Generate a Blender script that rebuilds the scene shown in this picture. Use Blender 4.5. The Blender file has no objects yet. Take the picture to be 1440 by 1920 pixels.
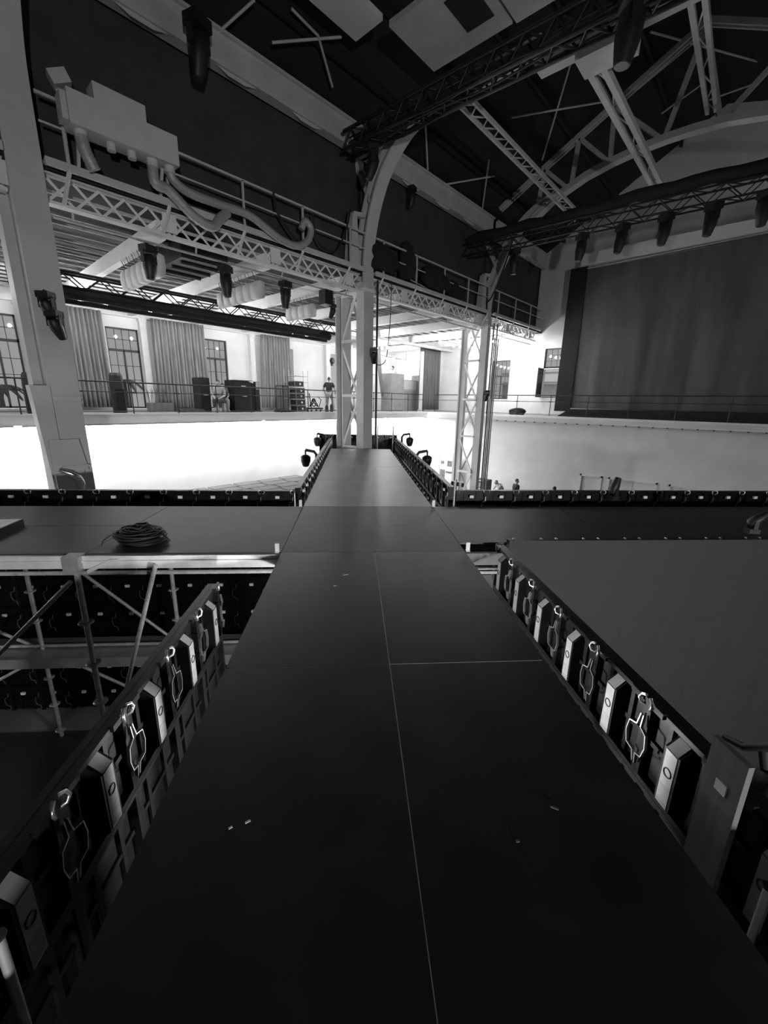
import bpy, bmesh, math, random
from mathutils import Vector, Matrix
random.seed(7)
sc = bpy.context.scene
COL = sc.collection
# ---------------------------------------------------------------- camera, world, exposure
# world frame: X runs along the left column row (away to the right), Y across the hall towards the left gallery,
# Z up, z = 0 is the top of the stage deck; the hall floor lies at FLOOR
FLOOR = -3.9
def cam_axes(pitch, roll, ya):
    fw = (0, math.cos(pitch), -math.sin(pitch)); up = (0, math.sin(pitch), math.cos(pitch)); rg = (1, 0, 0)
    c, s = math.cos(roll), math.sin(roll)
    r2 = [c*rg[i] + s*up[i] for i in range(3)]; u2 = [-s*rg[i] + c*up[i] for i in range(3)]
    A = (math.sin(ya), math.cos(ya), 0); B = (-math.cos(ya), math.sin(ya), 0)
    h = lambda v: Vector((sum(v[i]*A[i] for i in range(3)), sum(v[i]*B[i] for i in range(3)), v[2]))
    return h(r2), h(u2), h(fw)
R_, U_, F_ = cam_axes(math.radians(14.9434), math.radians(1.1126), math.radians(41.911))
cd = bpy.data.cameras.new('camera'); cam = bpy.data.objects.new('camera', cd); COL.objects.link(cam)
cd.sensor_fit = 'HORIZONTAL'; cd.sensor_width = 36; cd.lens = 776.85/1440*36
cd.clip_start = .05; cd.clip_end = 400
m = Matrix.Identity(4)
for i in range(3):
    m[i][0] = R_[i]; m[i][1] = U_[i]; m[i][2] = -F_[i]
m[0][3], m[1][3], m[2][3] = 0, 0, 1.58
cam.matrix_world = m
sc.camera = cam
w = bpy.data.worlds.new('sky'); sc.world = w; w.use_nodes = True
w.node_tree.nodes['Background'].inputs[0].default_value = (.62, .62, .62, 1)
w.node_tree.nodes['Background'].inputs[1].default_value = .75
sc.view_settings.view_transform = 'Standard'; sc.view_settings.look = 'None'
sc.view_settings.gamma = 1; sc.view_settings.use_curve_mapping = False
sc.view_settings.exposure = 0
sc.cycles.max_bounces = 8; sc.cycles.diffuse_bounces = 5; sc.cycles.use_denoising = True
sc.cycles.sample_clamp_indirect = 6
STRIP_L, BULB_L, WORK_W, FILL_W = 340, 330, 230, 540

# ---------------------------------------------------------------- helpers
STAGE = Matrix.Rotation(math.radians(-43.839), 4, 'Z')       # local x = across the runway (s), y = along it (r)
I4 = Matrix.Identity(4)
def S(s, r, z): return STAGE @ Vector((s, r, z))
MATS = {}
def mat(name, g, rough=.7, metal=0, noise=0, scale=4, bump=0, emit=0, spec=.5, stretch=None, detail=4, rv=.08):
    if name in MATS: return MATS[name]
    M = bpy.data.materials.new(name); M.use_nodes = True; nt = M.node_tree
    p = nt.nodes['Principled BSDF']
    p.inputs['Base Color'].default_value = (g, g, g, 1); p.inputs['Roughness'].default_value = rough
    p.inputs['Metallic'].default_value = metal; p.inputs['Specular IOR Level'].default_value = spec
    if emit:
        p.inputs['Emission Color'].default_value = (1, 1, 1, 1); p.inputs['Emission Strength'].default_value = emit
    if noise or bump:
        tc = nt.nodes.new('ShaderNodeTexCoord'); mp = nt.nodes.new('ShaderNodeMapping')
        if stretch: mp.inputs['Scale'].default_value = stretch
        n = nt.nodes.new('ShaderNodeTexNoise'); n.inputs['Scale'].default_value = scale; n.inputs['Detail'].default_value = detail
        nt.links.new(tc.outputs['Object'], mp.inputs[0]); nt.links.new(mp.outputs[0], n.inputs['Vector'])
        if noise:
            r = nt.nodes.new('ShaderNodeMapRange'); r.inputs['From Min'].default_value = .3; r.inputs['From Max'].default_value = .7
            r.inputs['To Min'].default_value = g*(1-noise); r.inputs['To Max'].default_value = g*(1+noise)
            nt.links.new(n.outputs['Fac'], r.inputs['Value']); nt.links.new(r.outputs[0], p.inputs['Base Color'])
            r2 = nt.nodes.new('ShaderNodeMapRange'); r2.inputs['To Min'].default_value = max(0, rough-rv); r2.inputs['To Max'].default_value = min(1, rough+rv)
            nt.links.new(n.outputs['Fac'], r2.inputs['Value']); nt.links.new(r2.outputs[0], p.inputs['Roughness'])
        if bump:
            b = nt.nodes.new('ShaderNodeBump'); b.inputs['Strength'].default_value = bump; b.inputs['Distance'].default_value = .02
            nt.links.new(n.outputs['Fac'], b.inputs['Height']); nt.links.new(b.outputs[0], p.inputs['Normal'])
    MATS[name] = M; return M
def glass_mat():
    M = bpy.data.materials.new('window_glass'); M.use_nodes = True; nt = M.node_tree; nt.nodes.clear()
    o = nt.nodes.new('ShaderNodeOutputMaterial'); mx = nt.nodes.new('ShaderNodeMixShader'); t = nt.nodes.new('ShaderNodeBsdfTransparent')
    g = nt.nodes.new('ShaderNodeBsdfGlossy'); g.inputs['Roughness'].default_value = .03; f = nt.nodes.new('ShaderNodeFresnel')
    t.inputs[0].default_value = (.85, .85, .85, 1)
    nt.links.new(f.outputs[0], mx.inputs[0]); nt.links.new(t.outputs[0], mx.inputs[1]); nt.links.new(g.outputs[0], mx.inputs[2]); nt.links.new(mx.outputs[0], o.inputs[0])
    return M
GLASS = glass_mat()
white_wall = mat('white_plaster', .78, .85, noise=.06, scale=1.2, bump=.06)
grey_wall = mat('grey_plaster', .74, .85, noise=.08, scale=.9, bump=.06)
dark_wall = mat('dark_plaster', .08, .9, noise=.1)
concrete = mat('concrete_floor', .16, .6, noise=.2, scale=1.5)
gal_floor = mat('gallery_floor_boards', .35, .6, noise=.15, scale=3)
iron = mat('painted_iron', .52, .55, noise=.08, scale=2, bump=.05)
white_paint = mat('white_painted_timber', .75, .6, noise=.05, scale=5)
joist_paint = mat('joist_paint', .42, .6, noise=.1)
dark_board = mat('dark_ceiling_board', .014, .8, noise=.3, scale=3)
black = mat('black_powder_coat', .011, .5, noise=.2, scale=20)
black_matt = mat('black_cloth', .014, .95, noise=.25, scale=6, bump=.2)
drape_mat = mat('dark_drape', .045, .95, noise=.2, scale=1.5)
screen_mat = mat('screen_cloth', .085, .9, noise=.25, scale=1.2, stretch=(1, 1.6, .25))
curtain_mat = mat('grey_curtain_cloth', .26, .9, noise=.25, scale=3, stretch=(3, 3, .4))
dcurtain_mat = mat('dark_grey_curtain_cloth', .16, .9, noise=.25, scale=3, stretch=(3, 3, .4))
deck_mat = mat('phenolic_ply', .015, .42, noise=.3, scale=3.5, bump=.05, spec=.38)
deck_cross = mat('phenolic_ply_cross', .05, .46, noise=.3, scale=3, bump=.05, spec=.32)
deck_far = mat('phenolic_ply_far', .13, .42, noise=.25, scale=1.5, spec=1, rv=.015)  # far runway ply, base lightened to carry the white wall's reflection
alu = mat('aluminium', .78, .4, metal=.2, noise=.1, scale=8)
alu_dull = mat('dull_aluminium', .5, .5, metal=.6, noise=.15, scale=6)
galv = mat('galvanised_tube', .66, .3, metal=.35, noise=.2, scale=12)
led_face = mat('led_face', .042, .75, noise=.06, scale=2)
led_black = mat('led_cabinet', .006, .35, noise=.2, scale=15, spec=.25)
box_silver = mat('power_box_metal', .26, .4, metal=.2, noise=.06, scale=20)
bright_metal = mat('bright_metal', .62, .28, metal=.9)
label_white = mat('label_white', .8, .5)
frame_dark = mat('window_frame_paint', .03, .5)
rubber = mat('black_rubber', .015, .6)
duct_mat = mat('duct_foil', .38, .5, metal=.3, bump=.5, noise=.1, scale=25)
unit_mat = mat('white_sheet_metal', .55, .5, noise=.05)
baffle_mat = mat('baffle_canvas', .7, .9, noise=.08, scale=5)
crate_mat = mat('grey_crate', .3, .7, noise=.15, scale=4)
wood_mat = mat('worn_plank', .11, .6, noise=.3, scale=3, stretch=(6, 6, .6))
skin_mat = mat('skin', .42, .6)
hair_mat = mat('dark_hair', .02, .6)
fair_hair = mat('fair_hair', .3, .6)
shirt_black = mat('black_shirt', .025, .9)
shirt_pale = mat('pale_shirt', .6, .9)
trouser_pale = mat('pale_trousers', .4, .9)
trouser_dark = mat('dark_trousers', .05, .9)
leaf_mat = mat('palm_leaf', .12, .6, noise=.3)
facade_mat = mat('pale_facade', .6, .8, noise=.08)
print_dark = mat('print_dark', .12, .6, noise=.6, scale=9)
paper = mat('poster_paper', .5, .6, noise=.03)
lamp_glow = mat('lamp_glow', 1, .5, emit=STRIP_L)
bulb_glow = mat('bulb_glow', 1, .5, emit=BULB_L)
work_glow = mat('work_lamp_glow', 1, .5, emit=40)

class MB:
    """collects shapes (in the frame M) and links them as ONE mesh object"""
    def __init__(s, M=I4): s.v = []; s.f = []; s.mi = []; s.M = M; s.smooth = []
    def add(s, vs, fs, mi=0, sm=False):
        o = len(s.v); s.v += [s.M @ Vector(v) for v in vs]
        for f in fs: s.f.append([i+o for i in f]); s.mi.append(mi); s.smooth.append(sm)
        return s
    def box(s, x0, x1, y0, y1, z0, z1, mi=0):
        return s.add([(x0,y0,z0),(x1,y0,z0),(x1,y1,z0),(x0,y1,z0),(x0,y0,z1),(x1,y0,z1),(x1,y1,z1),(x0,y1,z1)],
                     [(0,3,2,1),(4,5,6,7),(0,1,5,4),(1,2,6,5),(2,3,7,6),(3,0,4,7)], mi)
    def bar(s, p, q, w, h=None, up=(0,0,1), mi=0):
        p = Vector(p); q = Vector(q); h = h or w; d = (q-p).normalized(); u = Vector(up)
        if abs(d.dot(u)) > .98: u = Vector((1,0,0))
        a = d.cross(u).normalized()*(w/2); b = a.cross(d).normalized()*(h/2)
        vs = [p-a-b, p+a-b, p+a+b, p-a+b, q-a-b, q+a-b, q+a+b, q-a+b]
        return s.add(vs, [(0,1,2,3),(7,6,5,4),(0,4,5,1),(1,5,6,2),(2,6,7,3),(3,7,4,0)], mi)
    def tube(s, p, q, r, n=8, r2=None, mi=0, cap=True):
        p = Vector(p); q = Vector(q); r2 = r if r2 is None else r2; d = (q-p).normalized(); u = Vector((0,0,1)) if abs(d.z) < .95 else Vector((1,0,0))
        a = d.cross(u).normalized(); b = d.cross(a)
        vs = [p+(a*math.cos(t)+b*math.sin(t))*r for t in [2*math.pi*i/n for i in range(n)]] + [q+(a*math.cos(t)+b*math.sin(t))*r2 for t in [2*math.pi*i/n for i in range(n)]]
        s.add(vs, [(i,(i+1)%n,n+(i+1)%n,n+i) for i in range(n)], mi, True)
        if cap: s.add(vs, [tuple(range(n-1,-1,-1)), tuple(range(n,2*n))], mi)
        return s
    def path(s, pts, r, n=6, mi=0, closed=False):
        pts = [Vector(p) for p in pts]; rings = []
        N = len(pts); prev = None
        for i, p in enumerate(pts):
            d = (pts[(i+1)%N]-pts[i-1]) if closed else (pts[min(i+1,N-1)]-pts[max(i-1,0)])
            d.normalize()
            if prev is None:
                u = Vector((0,0,1)) if abs(d.z) < .9 else Vector((1,0,0)); a = d.cross(u).normalized()
            else: a = (prev - d*prev.dot(d)).normalized()
            prev = a; b = d.cross(a)
            rr = r[i] if isinstance(r, (list, tuple)) else r
            rings.append([p+(a*math.cos(2*math.pi*k/n)+b*math.sin(2*math.pi*k/n))*rr for k in range(n)])
        vs = [v for g in rings for v in g]
        fs = [(i*n+k, i*n+(k+1)%n, ((i+1)%N)*n+(k+1)%n, ((i+1)%N)*n+k) for i in range(N if closed else N-1) for k in range(n)]
        s.add(vs, fs, mi, True)
        if not closed: s.add(vs, [tuple(range(n-1,-1,-1)), tuple((N-1)*n+k for k in range(n))], mi)
        return s
    def ribbon(s, pts, w, t, up=(1,0,0), mi=0):
        """a curved box section along pts: width w along 'up', thickness t in the curve's plane"""
        pts = [Vector(p) for p in pts]; N = len(pts); u = Vector(up).normalized(); vs = []
        for i, p in enumerate(pts):
            d = (pts[min(i+1,N-1)]-pts[max(i-1,0)]).normalized(); n = u.cross(d).normalized()
            vs += [p-u*w/2-n*t/2, p+u*w/2-n*t/2, p+u*w/2+n*t/2, p-u*w/2+n*t/2]
        fs = [(i*4+k, i*4+(k+1)%4, i*4+4+(k+1)%4, i*4+4+k) for i in range(N-1) for k in range(4)] + [(3,2,1,0), tuple((N-1)*4+k for k in range(4))]
        return s.add(vs, fs, mi)
    def lathe(s, prof, c=(0,0,0), n=12, mi=0, axis='z'):
        vs = []
        for (r, z) in prof:
            for k in range(n):
                t = 2*math.pi*k/n
                vs.append((c[0]+r*math.cos(t), c[1]+r*math.sin(t), c[2]+z) if axis == 'z' else (c[0]+r*math.cos(t), c[1]+z, c[2]+r*math.sin(t)))
        P = len(prof)
        s.add(vs, [(i*n+k, i*n+(k+1)%n, (i+1)*n+(k+1)%n, (i+1)*n+k) for i in range(P-1) for k in range(n)], mi, True)
        return s.add(vs, [tuple(range(n-1,-1,-1)), tuple((P-1)*n+k for k in range(n))], mi)
    def mesh(s, name, inv=None):
        me = bpy.data.meshes.new(name)
        me.from_pydata([tuple(inv @ v) if inv else tuple(v) for v in s.v], [], s.f); me.update()
        me.polygons.foreach_set('material_index', s.mi); me.polygons.foreach_set('use_smooth', s.smooth)
        bm = bmesh.new(); bm.from_mesh(me); bmesh.ops.recalc_face_normals(bm, faces=bm.faces); bm.to_mesh(me); bm.free()
        return me
    def build(s, name, mats, parent=None):
        inv = WM[parent.name].inverted() if parent else None
        return obj(name, s.mesh(name, inv), mats, parent)
WM = {}
def obj(name, me, mats, parent=None, local=I4):
    if mats is not None and not me.materials:
        for x in (mats if isinstance(mats, (list, tuple)) else [mats]): me.materials.append(x)
    o = bpy.data.objects.new(name, me); COL.objects.link(o)
    if parent: o.parent = parent
    o.matrix_basis = local
    WM[o.name] = (WM[parent.name] if parent else I4) @ local
    return o
def tag(o, label=None, cat=None, group=None, kind=None):
    if label: o['label'] = label
    if cat: o['category'] = cat
    if group: o['group'] = group
    if kind: o['kind'] = kind
    return o
def thing(name, label, cat, loc=(0,0,0), rotz=0, group=None, M=None):
    o = bpy.data.objects.new(name, None); COL.objects.link(o); o.empty_display_size = .1
    mm = M if M is not None else Matrix.Translation(Vector(loc)) @ Matrix.Rotation(rotz, 4, 'Z')
    o.matrix_basis = mm; WM[o.name] = mm
    return tag(o, label, cat, group)
def struct(name, mb, mats, parent=None): 
    o = mb.build(name, mats, parent)
    if not parent: o['kind'] = 'structure'
    return o
def dup(root, M, label=None, group=None):
    """copy of a thing with its parts and sub-parts"""
    r = root.copy(); COL.objects.link(r); r.matrix_basis = M; WM[r.name] = M
    if label: r['label'] = label
    if group: r['group'] = group
    for ch in [o for o in KIDS.get(root.name, [])]:
        c = ch.copy(); COL.objects.link(c); c.parent = r; KIDS.setdefault(r.name, []).append(c)
        for g in KIDS.get(ch.name, []):
            d = g.copy(); COL.objects.link(d); d.parent = c; KIDS.setdefault(c.name, []).append(d)
    return r
KIDS = {}
_obj = obj
def obj(name, me, mats, parent=None, local=I4):
    o = _obj(name, me, mats, parent, local)
    if parent: KIDS.setdefault(parent.name, []).append(o)
    return o
def T(x, y, z, rz=0, sc_=1): return Matrix.Translation((x,y,z)) @ Matrix.Rotation(rz, 4, 'Z') @ Matrix.Scale(sc_, 4)
# ---------------------------------------------------------------- the setting
def wall_boxes(mb, ax, u0, u1, z0, z1, p0, p1, holes):
    """a wall in the plane of u (x if ax == 'x' else y) with openings (u0,u1,z0,z1)"""
    def b(a0, a1, c0, c1):
        if a1-a0 < 1e-4 or c1-c0 < 1e-4: return
        if ax == 'x': mb.box(a0, a1, p0, p1, c0, c1)
        else: mb.box(p0, p1, a0, a1, c0, c1)
    u = u0
    for (h0, h1, hz0, hz1) in sorted(holes):
        b(u, h0, z0, z1); b(h0, h1, z0, hz0); b(h0, h1, hz1, z1); u = h1
    b(u, u1, z0, z1)
    return mb
AX0, AX1, BY0, BY1 = -9.0, 24.4, -11.0, 21.2      # inner faces of the building
struct('floor', MB().box(AX0-.3, 34, BY0-.3, BY1+.3, FLOOR-.2, FLOOR), concrete)
LW = [(-2.2,-1.0,1.15,4.4),(1.88,3.12,1.08,4.4),(5.98,7.24,1.08,4.4),(10.1,11.34,1.08,4.4),(14.2,15.44,1.08,4.4),(18.3,19.54,1.08,4.4)]
wl = MB(); wall_boxes(wl, 'x', AX0, AX1, FLOOR, 5.6, BY1, BY1+.3, LW); struct('wall_left', wl, white_wall)
EW = [(12.0,13.2,1.85,4.1),(8.62,9.98,1.95,4.6)]
we = MB(); wall_boxes(we, 'y', BY0, BY1+.3, FLOOR, 9.2, AX1, AX1+.35, EW)
we.add([(x,y,z) for x in (AX1,AX1+.35) for y, z in ((10.9,9.2),(10.9,9.5),(3.6,13.7),(BY0,9.2))], [(0,1,2,3),(7,6,5,4),(0,4,5,1),(1,5,6,2),(2,6,7,3),(3,7,4,0)])
struct('wall_end', we, white_wall)
struct('wall_under_gallery_left', MB().box(AX0, 22.6, 16.75, 16.95, FLOOR, .72), white_wall)
DOORS = [(5.68,6.62),(3.3,5.28),(.6,2.75)]
wu = MB(); wall_boxes(wu, 'y', BY0, 16.75, FLOOR, .72, 22.6, 22.8, [(d0,d1,FLOOR,-1.9) for d0,d1 in DOORS]); struct('wall_under_gallery_end', wu, grey_wall)
for i, (d0, d1) in enumerate(DOORS):
    d = struct('door_%d' % (i+1), MB().box(22.66, 22.72, d0+.02, d1-.02, FLOOR+.01, -1.93), white_paint)
    fr = MB(); fr.box(22.56, 22.66, d0-.06, d0+.02, FLOOR, -1.84); fr.box(22.56, 22.66, d1-.02, d1+.06, FLOOR, -1.84); fr.box(22.56, 22.66, d0-.06, d1+.06, -1.93, -1.84)
    struct('door_frame', fr, white_paint, d)
    if d1-d0 > 1.5:
        mid = (d0+d1)/2; struct('meeting_stile', MB().box(22.64, 22.66, mid-.015, mid+.015, FLOOR, -1.93), grey_wall, d)
    struct('door_handle', MB().tube((22.6,d0+.12,FLOOR+1.05),(22.6,d0+.24,FLOOR+1.05),.012), alu, d)
# gallery slabs with cornice
gf = MB(); gf.box(AX0, AX1, 16.6, BY1, .72, 1.0); gf.box(22.4, AX1, BY0, 16.6, .72, 1.0); struct('gallery_floor', gf, gal_floor)
def cornice(mb, ax, u0, u1, p, sg):
    for (d, z0, z1) in ((.34,.9,1.0),(.26,.8,.9),(.16,.68,.8)):
        if ax == 'x': mb.box(u0, u1, p-d*sg, p+.0, z0, z1)
        else: mb.box(p-d*sg, p, u0, u1, z0, z1)
c1 = MB(); cornice(c1, 'x', AX0, 22.06, 16.6, 1); t1 = struct('trim_1', c1, white_wall)
c2 = MB(); cornice(c2, 'y', BY0, 16.6, 22.4, 1); t2 = struct('trim_2', c2, white_wall)
bk = MB(); bk.box(0, .1, -.03, .03, 0, .05); bkm = bk.mesh('cornice_hook')
for k in range(26):
    obj('cornice_hook', bkm, black, t2, T(22.3, 11.5-.55*k, .63))
# aisle ceiling: dark boards, joists along the hall, white cross beams
struct('ceiling_aisle', MB().box(AX0, AX1, 10.3, BY1, 5.42, 5.6), dark_board)
cj = bpy.data.objects['ceiling_aisle']
jm = MB().box(AX0, AX1, -.018, .018, 5.24, 5.3).mesh('joist')
for k in range(19): obj('joist', jm, joist_paint, cj, T(0, 10.8+.56*k, 0))
BEAMS = [4.29+2.64*k for k in range(-4, 8)]
bmm = MB().box(-.09, .09, 10.5, BY1, 4.9, 5.24).mesh('ceiling_beam')
for a in BEAMS:
    if a < AX1-.2: obj('ceiling_beam', bmm, white_paint, cj, T(a, 0, 0))
struct('trim_3', MB().box(14.8, AX1, 16.1, 16.28, 4.76, 4.9), iron)
struct('trim_4', MB().box(AX0, AX1, 21.02, BY1, 4.85, 5.1), white_paint)
# roof of the nave (dark), valley beam, back and right enclosing walls
rf = MB()
rf.add([(AX0,10.7,9.3),(AX1,10.7,9.3),(AX1,3.6,13.5),(AX0,3.6,13.5),(AX0,10.7,9.5),(AX1,10.7,9.5),(AX1,3.6,13.7),(AX0,3.6,13.7)], [(0,1,2,3),(4,7,6,5),(0,4,5,1),(2,6,7,3)])
rf.add([(AX0,BY0,9.3),(AX1,BY0,9.3),(AX1,3.6,13.5),(AX0,3.6,13.5),(AX0,BY0,9.5),(AX1,BY0,9.5),(AX1,3.6,13.7),(AX0,3.6,13.7)], [(0,3,2,1),(4,5,6,7)])
rf.box(AX0, AX1, 10.7, 11.2, 5.6, 9.5)
struct('ceiling', rf, dark_board)
struct('wall_right', MB().box(AX0, AX1, BY0-.3, BY0, FLOOR, 9.5), dark_wall)
struct('wall_back', MB().box(AX0-.3, AX0, BY0-.3, BY1+.3, FLOOR, 13.7), dark_wall)

# windows: frame, bars and panes each its own part
def window(n, ax, u0, u1, z0, z1, p, cols, split, rows_top, rows_low, sgn=1):
    fr = MB()
    def bx(a0, a1, c0, c1, d0=-.03, d1=.03):
        if ax == 'x': fr.box(a0, a1, p+d0, p+d1, c0, c1)
        else: fr.box(p+d0, p+d1, a0, a1, c0, c1)
    bx(u0,u0+.06,z0,z1); bx(u1-.06,u1,z0,z1); bx(u0,u1,z0,z0+.06); bx(u0,u1,z1-.06,z1); bx(u0,u1,split-.05,split+.05)
    mid = (u0+u1)/2; bx(mid-.035, mid+.035, z0, split)
    o = struct('window_%d' % n, fr, frame_dark)
    cw = (u1-u0-.12)/cols
    bars = []
    for c in range(1, cols): bars.append((u0+.06+c*cw-.011, u0+.06+c*cw+.011, z0+.06, z1-.06))
    for (a, b, k) in ((split+.05, z1-.06, rows_top), (z0+.06, split-.05, rows_low)):
        for q in range(1, k): zz = a+(b-a)*q/k; bars.append((u0+.06, u1-.06, zz-.011, zz+.011))
    for (a0,a1,c0,c1) in bars:
        g = MB(); g.box(a0,a1,p-.015,p+.015,c0,c1) if ax == 'x' else g.box(p-.015,p+.015,a0,a1,c0,c1)
        g.build('glazing_bar', frame_dark, o)
    for (a, b, k) in ((split+.05, z1-.06, rows_top), (z0+.06, split-.05, rows_low)):
        for q in range(k):
            for c in range(cols):
                x0, x1 = u0+.06+c*cw, u0+.06+(c+1)*cw; y0, y1 = a+(b-a)*q/k, a+(b-a)*(q+1)/k
                g = MB(); g.box(x0,x1,p-.003,p+.003,y0,y1) if ax == 'x' else g.box(p-.003,p+.003,x0,x1,y0,y1)
                g.build('pane', GLASS, o)
    sl = MB(); sl.box(u0-.05,u1+.05,p-.16,p+.1,z0-.06,z0) if ax == 'x' else sl.box(p-.16,p+.1,u0-.05,u1+.05,z0-.06,z0)
    sl.build('window_sill', white_paint, o)
    return o
for i, h in enumerate(LW):
    if i in (1,2,3): window(i, 'x', h[0], h[1], h[2], h[3], BY1+.12, 4, 3.5, 2, 4)
window(4, 'y', 12.0, 13.2, 1.85, 4.1, AX1+.12, 4, 3.2, 2, 3)
# the open one: transom light plus one leaf swung inwards
w5 = window(5, 'y', 8.62, 9.98, 3.55, 4.6, AX1+.12, 4, 3.6, 3, 1)
lf = MB(); lf.box(23.72,24.4,9.96,10.0,1.98,2.04); lf.box(23.72,24.4,9.96,10.0,3.49,3.55); lf.box(23.72,23.78,9.96,10.0,1.98,3.55); lf.box(24.34,24.4,9.96,10.0,1.98,3.55)
for q in range(1,4): lf.box(23.74,24.38,9.97,9.99,1.98+.39*q,2.0+.39*q)
lf.box(24.05,24.07,9.97,9.99,1.98,3.55); lf.build('open_casement', frame_dark, w5)
MB().box(23.76,24.36,9.977,9.983,2.02,3.52).build('pane', GLASS, w5)

# outside: a house wall across the street and palms seen through the windows
h = thing('street_facade', 'pale house front across the street seen through the open window', 'building', (30,9,FLOOR))
MB().box(29.5,30.5,4,15,FLOOR,3.1).build('wall', facade_mat, h)
for z in (2.1,2.9,3.6): MB().box(29.3,29.5,4,15,z,z+.12).build('string_course', white_paint, h)
for y in (7.2,9.2,11.2): MB().box(29.44,29.5,y,y+.6,.4,1.8).build('shuttered_window', frame_dark, h)
def palm(a, b, z0, ht, label, n=11):
    t = thing('palm_tree', label, 'palm tree', (a,b,z0), group='palms outside the left windows')
    MB().path([(a,b,z0),(a+.05,b,z0+ht*.5),(a,b,z0+ht)], [.13,.1,.09], 7).build('trunk', wood_mat, t)
    for k in range(n):
        an = 2*math.pi*k/n+random.random()*.3; L = .9+random.random()*.4; dx, dy = math.cos(an), math.sin(an)
        f = MB(); N = 6; vs = []
        for q in range(N+1):
            u = q/N; c = Vector((a+dx*L*u, b+dy*L*u, z0+ht+.45*u-1.0*u*u)); wv = .13*math.sin(math.pi*min(1,.15+u*.85))
            sd = Vector((-dy,dx,0))*wv
            vs += [c-sd-Vector((0,0,.05)), c, c+sd-Vector((0,0,.05))]
        f.add(vs, [(i*3+j,i*3+j+1,i*3+j+4,i*3+j+3) for i in range(N) for j in range(2)])
        f.build('frond', leaf_mat, t)
palm(6.9, 22.8, FLOOR, 6.2, 'leafy palm outside the window between the two left curtains')
palm(2.4, 22.6, FLOOR, 5.8, 'dark palm outside the leftmost window')
# ---------------------------------------------------------------- lamps of the place and added fill lamps
# light strip under the cornice of the left gallery, one lamp per bay
for k, (a0, a1, lb) in enumerate(((-8.8,1.9,'long white light strip under the left gallery edge, left of the near column'),
                                  (2.1,10.2,'long white light strip under the left gallery edge, between near and centre column'),
                                  (10.4,18.2,'long white light strip under the left gallery edge, between centre and third column'),
                                  (18.4,22.0,'short white light strip under the left gallery edge at the corner'))):
    t = thing('light_strip', lb, 'light strip', ((a0+a1)/2,16.5,.6), group='light strips under the gallery edge')
    MB().box(a0,a1,16.46,16.56,.62,.68).build('housing', alu_dull, t)
    MB().add([(a0+.02,16.46,.615),(a1-.02,16.46,.615),(a1-.02,16.56,.615),(a0+.02,16.56,.615)], [(0,3,2,1)]).build('diffuser', lamp_glow, t)
def festoon(label, pts, n, sag=.12):
    p0 = Vector(pts[0]); t = thing('festoon_lights', label, 'string lights', p0, group='festoon lights under the aisle ceiling')
    L = []
    for (a, b) in zip(pts[:-1], pts[1:]):
        a = Vector(a); b = Vector(b)
        for q in range(10): u = q/10; c = a.lerp(b, u); c.z -= sag*4*u*(1-u); L.append(c)
    L.append(Vector(pts[-1])); MB().path(L, .012, 5).build('cable', rubber, t)
    for c in pts: MB().bar(c,(c[0],c[1],5.27 if c[1] > 0 else 9.5+(c[1]+11)*.2877),.012).build('hook', rubber, t)
    bm_ = MB().lathe([(.015,.0),(.042,-.03),(.064,-.08),(.045,-.13),(.01,-.15)], n=10).mesh('bulb')
    hm = MB().lathe([(.02,.04),(.022,0),(.018,-.01)], n=8).mesh('lamp_holder')
    for k in range(n):
        f = (k+.5)/n*(len(L)-1); i = int(f); c = L[i].lerp(L[min(i+1,len(L)-1)], f-i)
        o = obj('bulb', bm_, bulb_glow, t, Matrix.Translation(WM[t.name].inverted() @ (c-Vector((0,0,.04)))))
        obj('lamp_holder', hm, rubber, o, Matrix.Translation((0,0,.01)))
festoon('festoon bulbs over the gallery from the near column to the centre column', [(2.5,17.0,4.66),(8.0,17.0,4.66),(14.3,16.9,4.62)], 16, .05)
festoon('festoon bulbs just right of the centre column under the white beams', [(15.4,15.9,4.5),(18.4,16.3,4.6)], 6)
festoon('festoon bulbs above the crates right of the centre column', [(18.6,18.6,4.6),(23.6,19.4,4.4)], 5)
festoon('festoon bulbs running to the end wall left of the third column', [(19.0,13.6,4.8),(23.6,13.2,4.85)], 8)
festoon('festoon bulbs under the catwalk end, right of the third column', [(18.9,10.7,4.72),(23.5,11.3,4.85)], 7)
festoon('festoon bulbs over the gallery left of the near column', [(-6,16,4.6),(1.2,16,4.6)], 6)
festoon('added fill bulbs along the right side of the hall, outside the frame', [(11,-7.2,3.4),(20.5,-6.6,3.4)], 7)  # added string, out of view, brightens the right of the end wall
# fill lamp on a stand, added behind the camera to brighten camera-facing sides
FX, FY, FZ = -4.5, -9.4, .7
fl = thing('fill_stand', 'added fill lamp on a stand, unseen behind the camera', 'flood lamp', (FX,FY,FLOOR))
for an in (0,2.1,4.2): MB().tube((FX,FY,FLOOR+.8),(FX+.6*math.cos(an),FY+.6*math.sin(an),FLOOR+.02),.02).build('leg', black, fl)
MB().tube((FX,FY,FLOOR+.5),(FX,FY,FZ-.25),.025).build('mast', black, fl); MB().box(FX-.35,FX-.05,FY-.3,FY+.3,FZ-.25,FZ+.25).build('housing', black, fl)
fd = bpy.data.lights.new('fill_light', 'AREA'); fd.shape = 'RECTANGLE'; fd.size = .55; fd.size_y = .45; fd.energy = FILL_W; fd.spread = math.radians(85)
fo = bpy.data.objects.new('fill_light', fd); COL.objects.link(fo); fo.location = (FX,FY,FZ); fo['kind'] = 'helper'
fo.rotation_euler = (Vector((7.5,7.5,-1.0))-fo.location).to_track_quat('-Z','Y').to_euler()
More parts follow.
